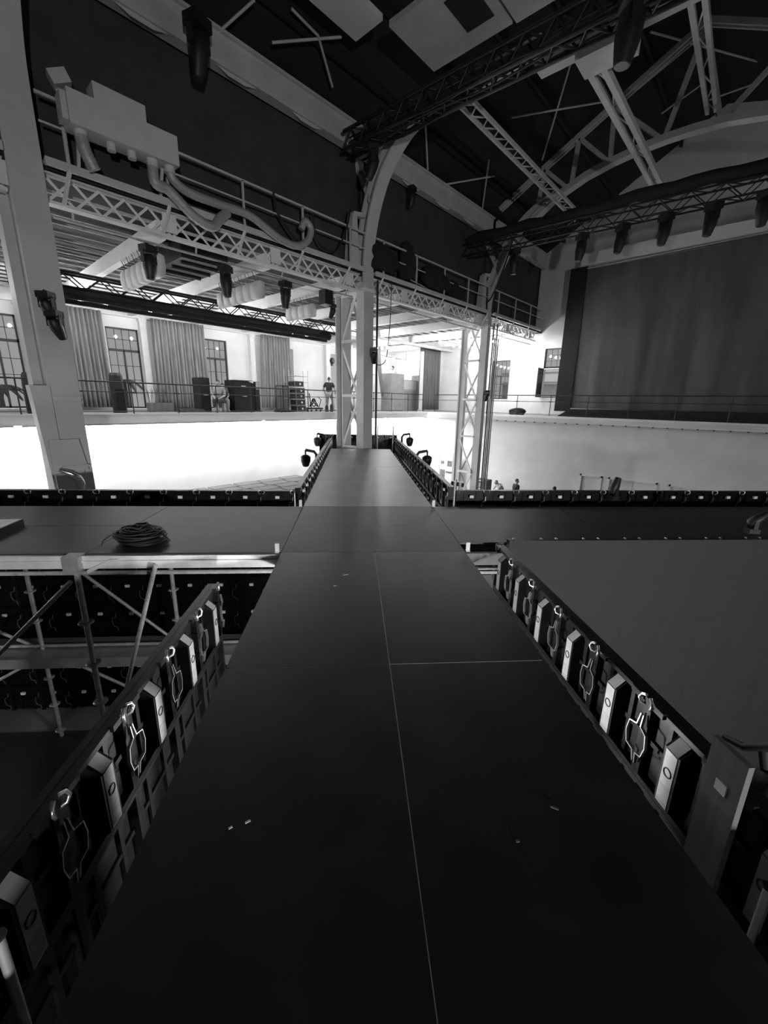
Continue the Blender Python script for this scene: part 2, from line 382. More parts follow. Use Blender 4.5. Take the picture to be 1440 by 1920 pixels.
# work lamp on the scaffold under the runway deck
wlm = thing('work_lamp', 'small work lamp shining in the gap under the runway deck', 'work lamp', S(.2,2.7,-1.05))
MB(STAGE).tube((.2,2.6,-1.3),(.2,2.6,-1.05),.02).build('stem', galv, wlm)
MB(STAGE).lathe([(.05,-.06),(.09,0),(.05,.06)], (.2,2.6,-.98), 10).build('globe', work_glow, wlm)
ld = bpy.data.lights.new('work_lamp_light', 'POINT'); ld.energy = WORK_W; ld.shadow_soft_size = .1
lo = bpy.data.objects.new('work_lamp_light', ld); COL.objects.link(lo); lo.location = S(.2,2.5,-.62); lo['kind'] = 'helper'

# ---------------------------------------------------------------- iron columns
def column(a, label, rib, fw=.44, lat=True, z0=FLOOR, rw_=.2):
    t = thing('iron_column', label, 'column', (a,10.4,z0), group='iron columns along the left aisle')
    zt = rib[0][1]
    MB().box(a-fw/2,a+fw/2,10.16,10.2,z0,zt).box(a-fw/2,a-fw/2+.04,10.2,10.46,z0,zt).box(a+fw/2-.04,a+fw/2,10.2,10.46,z0,zt).box(a-fw/2,a+fw/2,10.46,10.5,z0,zt).build('front_post', iron, t)
    if lat:
        MB().box(a-rw_,a+rw_,11.2,11.26,z0,5.0).box(a-.03,a+.03,11.26,11.5,z0,5.0).box(a-rw_,a+rw_,11.5,11.56,z0,5.0).build('rear_post', iron, t)
        z = z0+.4; k = 0
        while z < 4.6:
            z2 = min(z+1.75, 4.9)
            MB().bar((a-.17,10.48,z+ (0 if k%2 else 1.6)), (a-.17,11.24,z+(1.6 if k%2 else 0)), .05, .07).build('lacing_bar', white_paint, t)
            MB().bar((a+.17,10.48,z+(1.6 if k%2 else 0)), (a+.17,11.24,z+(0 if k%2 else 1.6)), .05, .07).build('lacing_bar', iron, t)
            MB().bar((a-.18,10.48,z2), (a-.18,11.24,z2), .06, .09).build('tie_bar', white_paint, t)
            z += 1.75; k += 1
        MB().box(a-.24,a+.24,10.12,11.6,4.93,5.02).build('cap_plate', white_paint, t)
    pts = []
    P = [Vector((a,y,z)) for y, z in rib]
    for i in range(len(P)-1):
        p0, p1, p2, p3 = P[max(i-1,0)], P[i], P[i+1], P[min(i+2,len(P)-1)]
        for q in range(5):
            u = q/5; pts.append(.5*((2*p1)+(p2-p0)*u+(2*p0-5*p1+4*p2-p3)*u*u+(3*p1-p0-3*p2+p3)*u**3))
    pts.append(P[-1])
    MB().ribbon(pts, fw, .06).build('arch_rib_flange', iron, t)
    MB().ribbon([p+Vector((0,.17,.04)) for p in pts], .06, .32).build('arch_rib_web', iron, t)
    MB().ribbon([p+Vector((0,.34,.1)) for p in pts], fw*.8, .05).build('arch_rib_back', iron, t)
    return t
RIB = [(10.19,5.2),(10.21,5.8),(10.1,6.6),(9.88,7.3),(9.58,7.89),(9.2,8.33),(8.75,8.66),(8.2,8.9)]
cc = column(10.4, 'tall iron column with a curved arch rib standing at the runway end', RIB)
column(18.25, 'far iron lattice column with zigzag lacing, third in the row', [(10.19,5.2),(10.24,5.6),(10.2,6.2),(10.0,6.8),(9.6,7.6),(9.3,8.2),(8.6,8.9),(7.8,9.35)], .28, rw_=.1)
lc = column(2.02, 'near iron column at the left with a flared foot', [(10.18,5.2),(10.18,6.4),(10.12,7.0),(9.87,7.6),(9.58,8.1),(9.2,8.4)], .5, lat=False)
MB().box(1.62,1.78,10.5,10.95,-.4,5.2).build('side_web', iron, lc)
MB().add([(1.5,10.1,1.75),(1.8,10.1,1.75),(1.8,10.1,-.3),(1.6,10.1,-.3),(1.5,10.5,1.75),(1.8,10.5,1.75),(1.8,10.5,-.3),(1.6,10.5,-.3)], [(0,1,2,3),(4,7,6,5),(0,3,7,4),(1,5,6,2),(0,4,5,1),(3,2,6,7)]).build('stiffener_plate', iron, lc)
for z in (1.53,1.43): MB().box(1.8,2.29,10.12,10.16,z,z+.03).build('joint_strap', iron, lc)
MB().box(1.76,2.2,10.02,10.05,.2,.24).build('splice_plate', iron, lc)
MB().add([(x,y,z) for y in (10.05,10.6) for x, z in ((1.6,-.5),(2.1,-.5),(2.1,.12),(2.19,.12),(2.1,.75),(1.62,.75))], [(0,1,2,3,4,5),(11,10,9,8,7,6)]+[(k,6+k,6+(k+1)%6,(k+1)%6) for k in range(6)]).build('flared_foot', iron, lc)
# knee braces from ribs up to the valley beam, and elbow pipes over the girder
for a in (10.4, 18.25):
    t = thing('knee_brace', 'forked iron knee brace from the %s column rib to the valley beam' % ('centre' if a < 15 else 'third'), 'brace', (a,10.2,7.3), group='knee braces of the arches')
    for d in (-.12,.12): MB().bar((a+d,10.0,7.3),(a+d,10.75,8.6),.05,.1).build('brace_bar', iron, t)
    MB().box(a-.16,a+.16,10.6,10.8,8.35,8.75).build('gusset_plate', iron, t)
    t = thing('duct_elbow', 'pale square elbow duct on the catwalk beside the %s column' % ('centre' if a < 15 else 'third'), 'duct', (a-.55,10.36,5.56), group='elbow ducts on the catwalk')
    MB().add([(a-.75,10.2,5.56),(a-.38,10.2,5.56),(a-.38,10.5,5.56),(a-.75,10.5,5.56),(a-.62,10.25,6.95),(a-.44,10.25,6.95),(a-.44,10.48,6.95),(a-.62,10.48,6.95)], [(0,3,2,1),(4,5,6,7),(0,1,5,4),(1,2,6,5),(2,3,7,6),(3,0,4,7)]).build('riser', iron, t)
    MB().bar((a-.53,10.36,6.97),(a-.12,10.3,7.02),.18,.12).build('top_arm', iron, t)

# ---------------------------------------------------------------- lattice girders, catwalk, railings
GB = [(-5.8,1.75,'left of the near column'),(2.3,10.15,'between near and centre column'),(10.65,18.05,'between centre and third column'),(18.45,23.75,'between third column and end wall')]
for gi, (a0, a1, where) in enumerate(GB):
    t = thing('lattice_girder', 'white iron lattice girder %s' % where, 'girder', (a0,10.4,4.92), group='lattice girders under the catwalk')
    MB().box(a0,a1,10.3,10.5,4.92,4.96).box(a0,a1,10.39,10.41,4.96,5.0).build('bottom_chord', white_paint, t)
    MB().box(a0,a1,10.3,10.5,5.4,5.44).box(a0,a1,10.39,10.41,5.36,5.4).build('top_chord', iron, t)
    n = int((a1-a0)/.42); st = (a1-a0)/n
    m1 = MB().bar((.01,-.012,4.97),(st-.01,-.012,5.39),.016,.045).mesh('lattice_bar'); m2 = MB().bar((.01,.012,5.39),(st-.01,.012,4.97),.016,.045).mesh('lattice_bar')
    inv = WM[t.name].inverted()
    for k in range(n):
        for mm in (m1, m2): obj('lattice_bar', mm, white_paint, t, inv @ T(a0+k*st, 10.4, 0))
    for b in BEAMS:
        if a0 < b < a1: MB().box(b-.02,b+.26,10.28,10.32,5.0,5.36).build('end_plate', white_paint, t)
    # catwalk above it
    c = thing('catwalk', 'timber catwalk with pipe railing on the girder %s' % where, 'catwalk', (a0,10.9,5.46), group='catwalk bays along the left aisle')
    npl = 2
    for k in range(npl): MB().box(a0,a1,10.12+.2*k,10.3+.2*k,5.5,5.54).build('plank', joist_paint, c)
    MB().box(a0,a1,10.06,10.12,5.44,5.56).build('edge_beam', iron, c)
    MB().bar((a0,10.1,6.48),(a1,10.1,6.48),.045).build('top_rail', iron, c); MB().bar((a0,10.1,6.07),(a1,10.1,6.07),.03).build('middle_rail', iron, c)
    k = a0+.35
    while k < a1:
        MB().bar((k,10.1,5.5),(k,10.1,6.48),.045).build('rail_post', iron, c)
        MB().bar((k,10.08,5.48),(k-.12,10.28,4.96),.05,.05).build('bracket', white_paint, c)
        k += 1.72
    p = thing('lighting_pipe', 'thin pipe slung under the lattice girder %s' % where, 'pipe', (a0,10.5,4.78), group='lighting pipes under the girders')
    MB().tube((a0+.1,10.55,4.78),(a1-.1,10.55,4.78),.025).build('pipe', alu_dull, p)
    for q in range(4):
        x = a0+.4+(a1-a0-.8)*q/3; MB().bar((x,10.55,4.78),(x,10.5,4.93),.03).build('hanger', alu_dull, p)
    # dark drape filling the wall above
    d = MB(); N = 40; vs = []
    for i in range(N+1):
        x = a0-.2+(a1-a0+.4)*i/N; o = .03*math.sin(i*1.9)+.015*math.sin(i*.7)
        vs += [(x,10.62+o,5.5),(x,10.62+o*.5,8.62)]
    d.add(vs, [(2*i,2*i+2,2*i+3,2*i+1) for i in range(N)], 0, True)
    tag(d.build('black_drape', drape_mat), 'dark drape hanging above the catwalk %s' % where, 'drape', 'dark drapes above the catwalk')
    v = thing('valley_beam', 'pale iron valley beam above the dark drape %s' % where, 'beam', (a0,10.4,8.6), group='valley beams over the column row')
    MB().box(a0-.3,a1+.3,10.3,10.36,8.6,9.2).build('web_plate', iron, v); MB().box(a0-.3,a1+.3,10.22,10.5,8.56,8.62).build('lower_flange', iron, v); MB().box(a0-.3,a1+.3,10.22,10.5,9.18,9.24).build('upper_flange', iron, v)
    for q in range(1,4): MB().add([(a0+(a1-a0)*q/4-.5,10.28,8.56),(a0+(a1-a0)*q/4+.5,10.28,8.56),(a0+(a1-a0)*q/4+.2,10.28,8.48),(a0+(a1-a0)*q/4-.2,10.28,8.48)], [(0,1,2,3)]).build('splice_plate', iron, v)
# gallery railings
def railing(label, ax, u0, u1, p, step):
    t = thing('gallery_railing', label, 'railing', (u0,p,1.0) if ax == 'x' else (p,u0,1.0), group='dark pipe railings of the gallery')
    f = (lambda u, z: (u,p,z)) if ax == 'x' else (lambda u, z: (p,u,z))
    MB().tube(f(u0,2.04),f(u1,2.04),.024).build('top_rail', frame_dark, t); MB().tube(f(u0,1.72),f(u1,1.72),.014).build('middle_rail', frame_dark, t); MB().tube(f(u0,1.08),f(u1,1.08),.012).build('bottom_rail', frame_dark, t)
    u = u0
    while u <= u1+.01:
        MB().tube(f(u,1.0),f(u,2.04),.02).build('rail_post', frame_dark, t)
        for z in (1.72,): MB().tube(f(u-.1,z),f(u+.1,z),.026,6).build('clamp', frame_dark, t)
        u += step
railing('dark pipe railing along the left gallery edge', 'x', -8.5, 21.9, 16.5, 1.52)
railing('dark pipe railing along the end gallery in front of the big screen', 'y', -6.1, 15.9, 22.3, 1.83)
# pilasters of the left wall, corner post
for a, lb in ((7.38,'white pilaster between the leftmost window and the second curtain'),(12.67,'white pilaster left of the third curtain'),(17.87,'white pilaster behind the standing person'),(2.2-.1+1.15,'white pilaster beside the leftmost window')):
    t = thing('pilaster', lb, 'pilaster', (a,21.0,1.0), group='white pilasters of the left wall')
    MB().box(a-.13,a+.13,20.95,21.2,1.0,4.86).build('shaft', white_paint, t); MB().box(a-.18,a+.18,20.9,21.2,1.0,1.14).build('base', white_paint, t); MB().box(a-.17,a+.17,20.91,21.2,4.74,4.86).build('capital', white_paint, t)
t = thing('corner_post', 'slim white post at the corner of the gallery by the dark curtain', 'post', (21.9,16.2,1.0))
MB().box(21.82,21.98,16.62,16.78,1.0,4.62).build('shaft', white_paint, t); MB().box(21.78,22.02,16.58,16.82,1.0,1.12).build('base', white_paint, t)

# ---------------------------------------------------------------- roof ironwork
def truss_box(name, label, p, q, w, h, step, rt, cat='truss', m_=black, upv=(0,0,1), group=None):
    p = Vector(p); q = Vector(q); d = (q-p); L = d.length; d.normalize(); a = d.cross(Vector(upv)).normalized()*w/2; b = Vector(upv)*h/2
    t = thing(name, label, cat, p, group=group)
    C = [(-a-b),(a-b),(a+b),(-a+b)]
    for c in C: MB().tube(p+c,q+c,rt,6).build('chord', m_, t)
    n = max(2,int(L/step)); st = L/n
    for k in range(n):
        o0 = p+d*st*k; o1 = p+d*st*(k+1)
        for (c0,c1) in ((0,3),(1,2),(0,1),(3,2)):
            i, j = (c0,c1) if k%2 == 0 else (c1,c0)
            MB().tube(o0+C[i],o1+C[j],rt*.55,5,cap=False).build('diagonal', m_, t)
    return t
# big black truss overhead, with bundled cables on it
truss_box('lighting_truss', 'heavy black lighting truss running overhead from the centre column', (9.4,10.0,8.42), (9.4,-3,8.05), .42, .42, .3, .045)
cb = thing('cable_bundle', 'bundle of black cables lying along the overhead truss', 'cables', (9.4,9.5,8.6))
for k in range(12):
    pts = [(9.16+.042*k+.03*math.sin(q*1.3+k), 9.9-q*.55, 8.16+.075*(k%5)+.04*math.sin(q*.9+2*k)-.012*q) for q in range(24)]
    MB().path(pts, .022, 5).build('cable', rubber, cb)
MB().box(9.27,9.53,-2.9,9.8,8.2,8.34).build('cable_tray', black_matt, cb)
truss_box('lighting_truss', 'black lighting truss with hanging moving lights in front of the big screen', (16.5,10.6,7.6), (16.5,-4,7.3), .4, .4, .4, .03)
cb = thing('rolled_cloth', 'rolled black cloth lying along the truss over the screen', 'cloth', (16.5,9,7.9))
MB().path([(16.45,10.4-.5*q,7.95+.05*math.sin(q*1.7)+.03*math.sin(q*.6)-.004*q) for q in range(29)], [.17+.05*abs(math.sin(q*.8)) for q in range(29)], 8).build('roll', black_matt, cb)
truss_box('aisle_truss', 'long black truss hung below the aisle ceiling beams', (2.9,14.5,4.53), (13.4,14.5,4.53), .3, .36, .42, .034)
ct = thing('curtain_track', 'bundle of black rolled drapes and rails under the aisle truss', 'drape', (2.9,14.5,4.0))
for (y, z0, z1) in ((14.3,4.2,4.3),(14.42,4.07,4.17),(14.58,3.97,4.08)):
    MB().box(2.9,12.6-(z1-4)*3,y-.05,y+.05,z0,z1).build('rail', black, ct)
MB().path([(2.9+.5*q,14.45,4.2+.03*math.sin(q*1.3)) for q in range(20)], [.13+.03*math.sin(q*2.1) for q in range(20)], 8).build('rolled_drape', black_matt, ct)
for x in (3.2,5.5,7.8,10.1,12.2): MB().bar((x,14.42,4.1),(x,14.42,4.36),.03).build('hanger', black, ct)
# white collar beam and longitudinal members of the roof
cb = thing('collar_beam', 'pale iron collar beam crossing the nave above the black truss', 'beam', (10.4,8.8,8.6))
MB().box(10.2,10.6,-3,5.1,8.5,8.62).box(10.37,10.43,-3,5.1,8.62,9.0).build('beam', iron, cb); MB().box(10.25,10.55,5.1,8.6,8.86,8.96).box(10.37,10.43,5.1,8.6,8.96,9.2).build('inner_beam', iron, cb)
MB().box(10.1,10.75,3.2,4.2,8.2,8.72).build('gusset_plate', iron, cb)
def lattice(name, label, p, q, w, h, step, cw=.06):
    t = thing(name, label, 'beam', p); p = Vector(p); q = Vector(q); d = (q-p).normalized(); s_ = d.cross(Vector((0,0,1))).normalized()*w/2
    for k in (-1,1): MB().bar(p+s_*k,q+s_*k,cw,h).build('chord', iron, t)
    n = int((q-p).length/step)
    for k in range(n):
        u0 = p+(q-p)*k/n; u1 = p+(q-p)*(k+1)/n; sg = 1 if k%2 else -1
        MB().bar(u0+s_*sg,u1-s_*sg,.03,.03).build('lacing_bar', iron, t)
lattice('roof_lattice_beam', 'pale lattice beam running along the roof from black truss to arch', (10.5,7.02,8.77), (19.3,7.1,8.77), .34, .1, .3)
lattice('roof_strut', 'pale double strut along the roof crossing the big arch', (10.5,4.0,8.35), (19.0,4.42,9.1), .26, .14, 1.2, .12)
lattice('roof_strut', 'faint double strut high in the roof at the upper right', (10.5,2.4,8.9), (19.0,3.2,10.8), .22, .12, 1.2, .1)
ar = thing('arch_truss', 'big curved arch truss spanning the nave in front of the gable', 'truss', (18.3,8,9))
AR = [(8.7,8.75),(7.8,9.35),(6.67,9.78),(5.8,9.97),(4.98,10.08),(4.2,10.13),(3.49,10.13),(2.6,10.07),(1.66,9.9),(.6,9.6),(-.6,9.1)]
MB().ribbon([(18.3,y,z) for y,z in AR], .34, .2).build('arch_chord', iron, ar)
TC = [(10.1,9.55),(8.35,10.5),(5.99,11.7),(3.6,12.9),(1.2,11.7),(-1,10.6)]
for p, q in zip(TC[:-1], TC[1:]):
    for d in (-.09,.09): MB().bar((18.3+d,)+p,(18.3+d,)+q,.07,.15).build('rafter', iron, ar)
for p, q in (((8.35,10.5),(7.3,9.55)),((7.1,11.1),(7.2,9.6)),((7.1,11.1),(5.9,9.95)),((5.99,11.65),(5.9,9.95)),((5.99,11.65),(4.3,10.1)),((3.6,12.85),(4.3,10.1)),((3.6,12.85),(2.8,10.1)),((1.2,11.7),(2.8,10.1)),((8.3,10.45),(8.5,8.9))):
    MB().bar((18.3,)+p,(18.3,)+q,.13,.13).build('web_bar', iron, ar)
# roof bracing rods
RODS = [((11.82,9.27,9.79),(13.63,10.44,9.1),'upright iron rod right of the centre column rib, above the valley beam'),
        ((14.01,10.48,9.08),(16.14,9.28,9.79),'iron rod slanting off the valley beam right of the hanging moving light'),
        ((15.3,9.06,9.92),(17.29,10.4,9.13),'thin iron rod dropping to the valley beam near the third column'),
        ((14.74,7.99,10.56),(17.9,6.11,11.67),'long iron rod crossing behind the pale lattice beam'),
        ((15.04,6.33,11.54),(17.59,8.13,10.47),'thin iron rod crossing the long one right of the lattice beam'),
        ((6.96,9.94,9.4),(8.36,9.15,9.87),'short level iron rod near the top edge, left of the soffit panels'),
        ((7.07,9.32,9.77),(7.85,9.38,9.73),'iron rod at the top edge running into the short level rod'),
        ((7.85,9.38,9.73),(8.76,9.94,9.4),'iron rod running down from the short level rod to the valley beam'),
        ((5.84,10.34,9.16),(6.31,9.57,9.62),'iron rod rising to the top edge above the valley beam at the left'),
        ((18.57,5.65,11.94),(18.93,4.08,12.87),'thin iron rod above the big arch, left of the faint double strut'),
        ((20.91,5.13,12.24),(21.26,4.09,12.86),'thin short iron rod above the big arch under the faint double strut'),
        ((16.9,4.79,12.45),(22.25,2.44,13.3),'iron rod high at the upper right crossing the faint double strut'),
        ((22.54,3.95,12.94),(22.88,2.54,13.1),'iron rod at the right edge above the big arch')]
for (p, q, lb) in RODS:
    tag(MB().tube(p,q,.03,6).build('bracing_rod', iron), lb, 'rod', 'bracing rods under the nave roof')
pu = MB().box(AX0,AX1,-.05,.05,-.09,.09).mesh('purlin')
for k in range(6):
    y = 9.6-1.15*k; z = 9.3+(10.7-y)*4.2/7.1-.1
    tag(obj('purlin', pu, dark_board, None, T(0,y,z-.02)), 'dark timber purlin under the nave roof, %s above the valley beam' % ('first','second','third','fourth','fifth','sixth')[k], 'purlin', 'purlins of the nave roof')
# pale soffit panels above the black truss
sp = thing('soffit_panel', 'large pale soffit panel above the black truss, with a dark hatch', 'panel', (9.5,6.5,9.6))
MB().box(8.6,10.3,5.75,7.85,9.6,9.72).build('panel', iron, sp); MB().box(8.9,9.85,5.95,6.6,9.585,9.6).build('hatch', dark_board, sp)
sp = thing('soffit_panel', 'pale soffit panel at the top edge, right of the hatch', 'panel', (10,4.6,9.6)); MB().box(8.6,10.35,3.6,5.68,9.6,9.72).build('panel', iron, sp)
sp = thing('soffit_panel', 'dim grey soffit panel at the top edge, left of the hatch', 'panel', (8,8.2,9.7)); MB().box(6.6,8.5,7.95,8.8,9.7,9.82).build('panel', grey_wall, sp)
# ---------------------------------------------------------------- stage: runway and cross stage
SC, SL, SR = .22, -.78, 1.22
rw = thing('runway', 'long black plywood runway leading from the camera to the centre column', 'stage', M=STAGE @ T(SC,0,0))
G = .003
def deck(s0, s1, r0, r1, par, m_=deck_mat, dz=0):
    mb = MB(STAGE); mb.box(s0+G,s1-G,r0+G,r1-G,-.022+dz,dz)
    o = mb.build('deck_panel', m_, par)
    return o
rows = [(-3.76,-1.76),(-1.76,.24),(.24,2.24),(2.24,4.24)]
for (r0,r1) in rows: deck(SL,SC,r0,r1,rw); deck(SC,SR,r0,r1,rw,dz=-.0015)
for k in range(4): deck(SL,SR,6.24+2*k,8.24+2*k,rw,deck_far,dz=-.001*(k%2))
for s_ in (SL+.03, SR-.03, SC):
    MB(STAGE).box(s_-.03,s_+.03,-3.76,4.2,-.16,-.03).build('side_beam', alu_dull, rw)
    MB(STAGE).box(s_-.03,s_+.03,6.28,14.24,-.16,-.03).build('side_beam', alu_dull, rw)
MB(STAGE).box(SC-.002,SC+.002,-1.5,4.22,-.012,-.002).build('seam_strip', alu_dull, rw)
MB(STAGE).box(SL+.02,SR-.02,2.238,2.242,-.012,-.001).build('seam_strip', alu_dull, rw)
cs = thing('cross_stage', 'black plywood cross stage running left and right across the runway', 'stage', M=STAGE @ T(SC,5.24,0))
for (s0,s1) in ((SL,SR),): deck(s0,s1,4.24,5.24,cs,deck_cross); deck(s0,s1,5.24,6.24,cs,deck_cross,dz=-.001)
for k in range(3):
    deck(SL-2*k-2,SL-2*k,4.24,5.24,cs,deck_cross,dz=-.001*(k%2)); deck(SL-2*k-2,SL-2*k,5.24,6.24,cs,deck_cross,dz=-.001*((k+1)%2))
for k in range(4):
    deck(SR+2*k,SR+2*k+2,4.52 if k or True else 4.24,5.24,cs,deck_cross,dz=-.001*(k%2)); deck(SR+2*k,SR+2*k+2,5.24,6.24,cs,deck_cross,dz=-.001*((k+1)%2))
eb = MB(STAGE).box(SL-6.2,SL,4.19,4.24,-.15,-.012).box(SL-6.2,SL,4.175,4.19,-.075,-.06); eb.build('edge_beam', alu, cs)
MB(STAGE).box(SR,SR+.5,4.19,4.24,-.15,-.012).build('edge_beam', concrete, cs)
MB(STAGE).box(SL-6.2,SR+8,6.2,6.24,-.15,-.03).build('edge_beam', alu_dull, cs)
for k in range(4): MB(STAGE).box(SL-2*k-.03,SL-2*k+.03,4.24,6.2,-.14,-.03).build('cross_beam', alu_dull, cs)
# white corner posts of the decks
for i, (s_, r_, lb) in enumerate(((SL-.04,6.24,'far left'),(SR+.02,6.24,'far right'),(SL-.04,4.24,'near left'),(SR+.03,4.24,'near right'))):
    t = thing('corner_bracket', 'small white metal bracket standing at the %s corner of the stage crossing' % lb, 'bracket', M=STAGE @ T(s_,r_,0), group='white brackets at the stage crossing')
    MB(STAGE).box(s_-.022,s_+.022,r_-.01,r_+.01,0,.1).build('upright', label_white, t); MB(STAGE).box(s_-.022,s_+.022,r_-.03,r_+.03,0.0,.006).build('foot', label_white, t)
# scaffold under the stage
def ringpost(s_, r_, z0, z1, par, rings=True):
    MB(STAGE).tube((s_,r_,z0),(s_,r_,z1),.03,10).build('standard', galv, par)
    z = z1-.62
    while rings and z > z0:
        MB(STAGE).lathe([(.032,-.006),(.075,-.006),(.075,.006),(.032,.006)], (s_,r_,z), 12).build('rosette', galv, par); z -= .5
sf = thing('scaffold', 'galvanised ring scaffold carrying the left half of the cross stage', 'scaffold', M=STAGE @ T(-2.9,5,FLOOR))
for s_ in (-2.87,-4.95,-6.8): ringpost(s_,4.2,FLOOR,-.15,sf)
for s_ in (-2.77,-4.85,-.9,-6.8): ringpost(s_,6.05,FLOOR,-.15,sf)
MB(STAGE).box(-2.95,-2.79,4.12,4.26,-.17,.0).build('head_clamp', alu_dull, sf)
for (p, q) in (((-7,4.2,-.2),(-.85,4.2,-.2)),((-7,6.05,-.2),(-.85,6.05,-.2)),((-7,6.05,-2.2),(-.85,6.05,-2.2)),((-2.87,4.2,-.2),(-2.77,6.05,-.2)),((-4.95,4.2,-.2),(-4.85,6.05,-.2)),((-2.87,4.2,-2.5),(-2.77,6.05,-2.5))):
    MB(STAGE).tube(p,q,.024,8).build('ledger', galv, sf)
for (p, q) in (((-2.95,4.2,-.3),(-4.95,4.2,-2.2)),((-2.05,4.15,-.1),(-2.75,4.25,-2.1)),((-4.1,6.1,-1.0),(-2.8,6.1,-2.25)),((-4.85,6.1,-2.3),(-2.8,6.1,-3.6)),((-6.8,6.1,-1.2),(-4.9,6.1,-2.3)),((-6.3,6.1,-3.2),(-4.9,6.1,-2.4))):
    MB(STAGE).tube(p,q,.024,8).build('brace', galv, sf)
MB(STAGE).add([(-2.75,4.17,-.16),(-2.5,4.17,-.04),(-2.5,4.2,-.04),(-2.75,4.2,-.16),(-2.75,4.17,-.2),(-2.42,4.17,-.04),(-2.42,4.2,-.04),(-2.75,4.2,-.2)], [(0,1,2,3),(4,7,6,5),(0,4,5,1),(1,5,6,2),(2,6,7,3),(3,7,4,0)]).build('knee_plate', alu, sf)
for (r0,r1,z) in ((5.8,6.4,-2.25),):
    for k in range(2): MB(STAGE).box(-7,-1.0,r0+.29*k,r0+.29*k+.27,z-.05,z).build('walk_board', alu_dull if k == 0 else concrete, sf)
MB(STAGE).box(-7,-1.0,5.75,5.79,-2.4,-2.24).build('toe_board', alu_dull, sf)
sr = thing('scaffold', 'galvanised scaffold under the runway and right half of the stage', 'scaffold', M=STAGE @ T(.2,5,FLOOR))
for s_ in (-.7,1.15):
    for r_ in (-1.6,.3,2.3,4.2,6.2,8.2,10.2,12.2,14.1): ringpost(s_,r_,FLOOR,-.16,sr,False)
    MB(STAGE).tube((s_,-1.6,-.5),(s_,14.1,-.5),.024,8).build('ledger', galv, sr)
for s_ in (3.2,5.2,7.2):
    for r_ in (4.6,6.2): ringpost(s_,r_,FLOOR,-.03,sr,False)
MB(STAGE).tube((-.7,2.6,-1.3),(1.15,2.6,-1.3),.024,8).build('ledger', galv, sr)
for r_ in (4.32,4.2): MB(STAGE).tube((1.15,r_,-.24),(1.75,r_,-.24),.02,8).build('ledger', galv, sr)
uc = thing('light_block_cloth', 'added black cloth below the runway deck, blocking the work lamp', 'cloth', M=STAGE @ T(SC,1.95,-2))  # unseen, added to keep the work lamp off the nearest panel boxes
MB(STAGE).box(-.68,1.0,1.94,1.96,-2.2,-.17).build('cloth', black_matt, uc)
fm = thing('black_floor_cloth', 'black cloth laid on the hall floor around the stage', 'cloth', M=STAGE @ T(0,2,FLOOR))
MB(STAGE).box(-11,-1.3,-6,6.15,FLOOR,FLOOR+.01).box(1.8,12,-6,4.3,FLOOR,FLOOR+.01).box(-1.3,1.8,-6,4.2,FLOOR,FLOOR+.01).build('cloth', black_matt, fm)

# ---------------------------------------------------------------- LED walls
PW = .51
def led_meshes():
    b = MB(); hw = PW/2-.0004
    b.box(-hw,hw,0,.04,-PW+.0004,-.0004)
    b.box(-hw,hw,.04,.085,-.03,-.0015).box(-hw,hw,.04,.085,-PW+.0015,-PW+.03).box(-hw,-hw+.028,.04,.085,-PW+.03,-.03).box(hw-.028,hw,.04,.085,-PW+.03,-.03)
    b.box(-.12,-.09,.04,.06,-PW+.03,-.03).box(.09,.12,.04,.06,-PW+.03,-.03).box(-hw,hw,.04,.058,-.27,-.24)
    me = b.mesh('led_panel'); me.materials.append(led_black); me.materials.append(led_face)
    for p in me.polygons:
        if p.normal.y < -.9 and abs(p.center.y) < .001: p.material_index = 1
    x, zt, zb, y0, y1 = .05, -.03, -.485, .04, .125
    pb = MB(); pb.add([(-x,y0,zt),(x,y0,zt),(x,y1,zt-.075),(-x,y1,zt-.075),(x,y1,zb+.05),(-x,y1,zb+.05),(x,y0,zb),(-x,y0,zb)], [(0,1,2,3),(3,2,4,5),(5,4,6,7),(0,3,5,7),(1,6,4,2),(0,7,6,1)])
    fp = MB(); fp.box(-.036,.036,y1,y1+.004,zb+.055,zt-.08)
    for k in range(9): fp.box(-.03,.03,y1+.004,y1+.0055,zb+.07+.012*k,zb+.075+.012*k)
    fp.add([(-.036,y0+.03,zt-.018),(.036,y0+.03,zt-.018),(.036,y1+.003,zt-.074),(-.036,y1+.003,zt-.074)], [(0,1,2,3)])
    ring = MB().path([(.024*math.cos(t),.131,-.23+.024*math.sin(t)) for t in [2*math.pi*i/14 for i in range(14)]], .0035, 4, closed=True)
    def H(sg):
        h = MB()
        for p, q in (((.245,.1,-.1),(.24,.11,-.17)),((.24,.11,-.17),(.19,.115,-.185)),((.19,.115,-.185),(.178,.115,-.26)),((.178,.115,-.26),(.195,.115,-.33)),((.195,.115,-.33),(.242,.11,-.345)),((.242,.11,-.345),(.246,.1,-.42))):
            h.bar((sg*p[0],p[1],p[2]),(sg*q[0],q[1],q[2]),.006,.016,up=(0,1,0))
        return h
    clip = lambda sg: MB().path([(sg*.245,.07,-.055),(sg*.22,.1,-.045),(sg*.205,.105,-.02),(sg*.215,.1,.006),(sg*.24,.09,.014)], .009, 5)
    lat = MB().box(-.2,-.13,.075,.1,-.028,.006).box(.13,.2,.075,.1,-.028,.006)
    lab = MB().box(-.032,.032,y1-.03,y1+.002,-.12,-.075)
    return dict(panel=me, power_box=pb.mesh('power_box'), plate=fp.mesh('front_plate'), logo=ring.mesh('logo_ring'), handle_l=H(-1).mesh('handle'), handle_r=H(1).mesh('handle'), clip_l=clip(-1).mesh('latch'), clip_r=clip(1).mesh('latch'), bar=lat.mesh('top_lock'), label=lab.mesh('label_plate'))
LM = led_meshes()
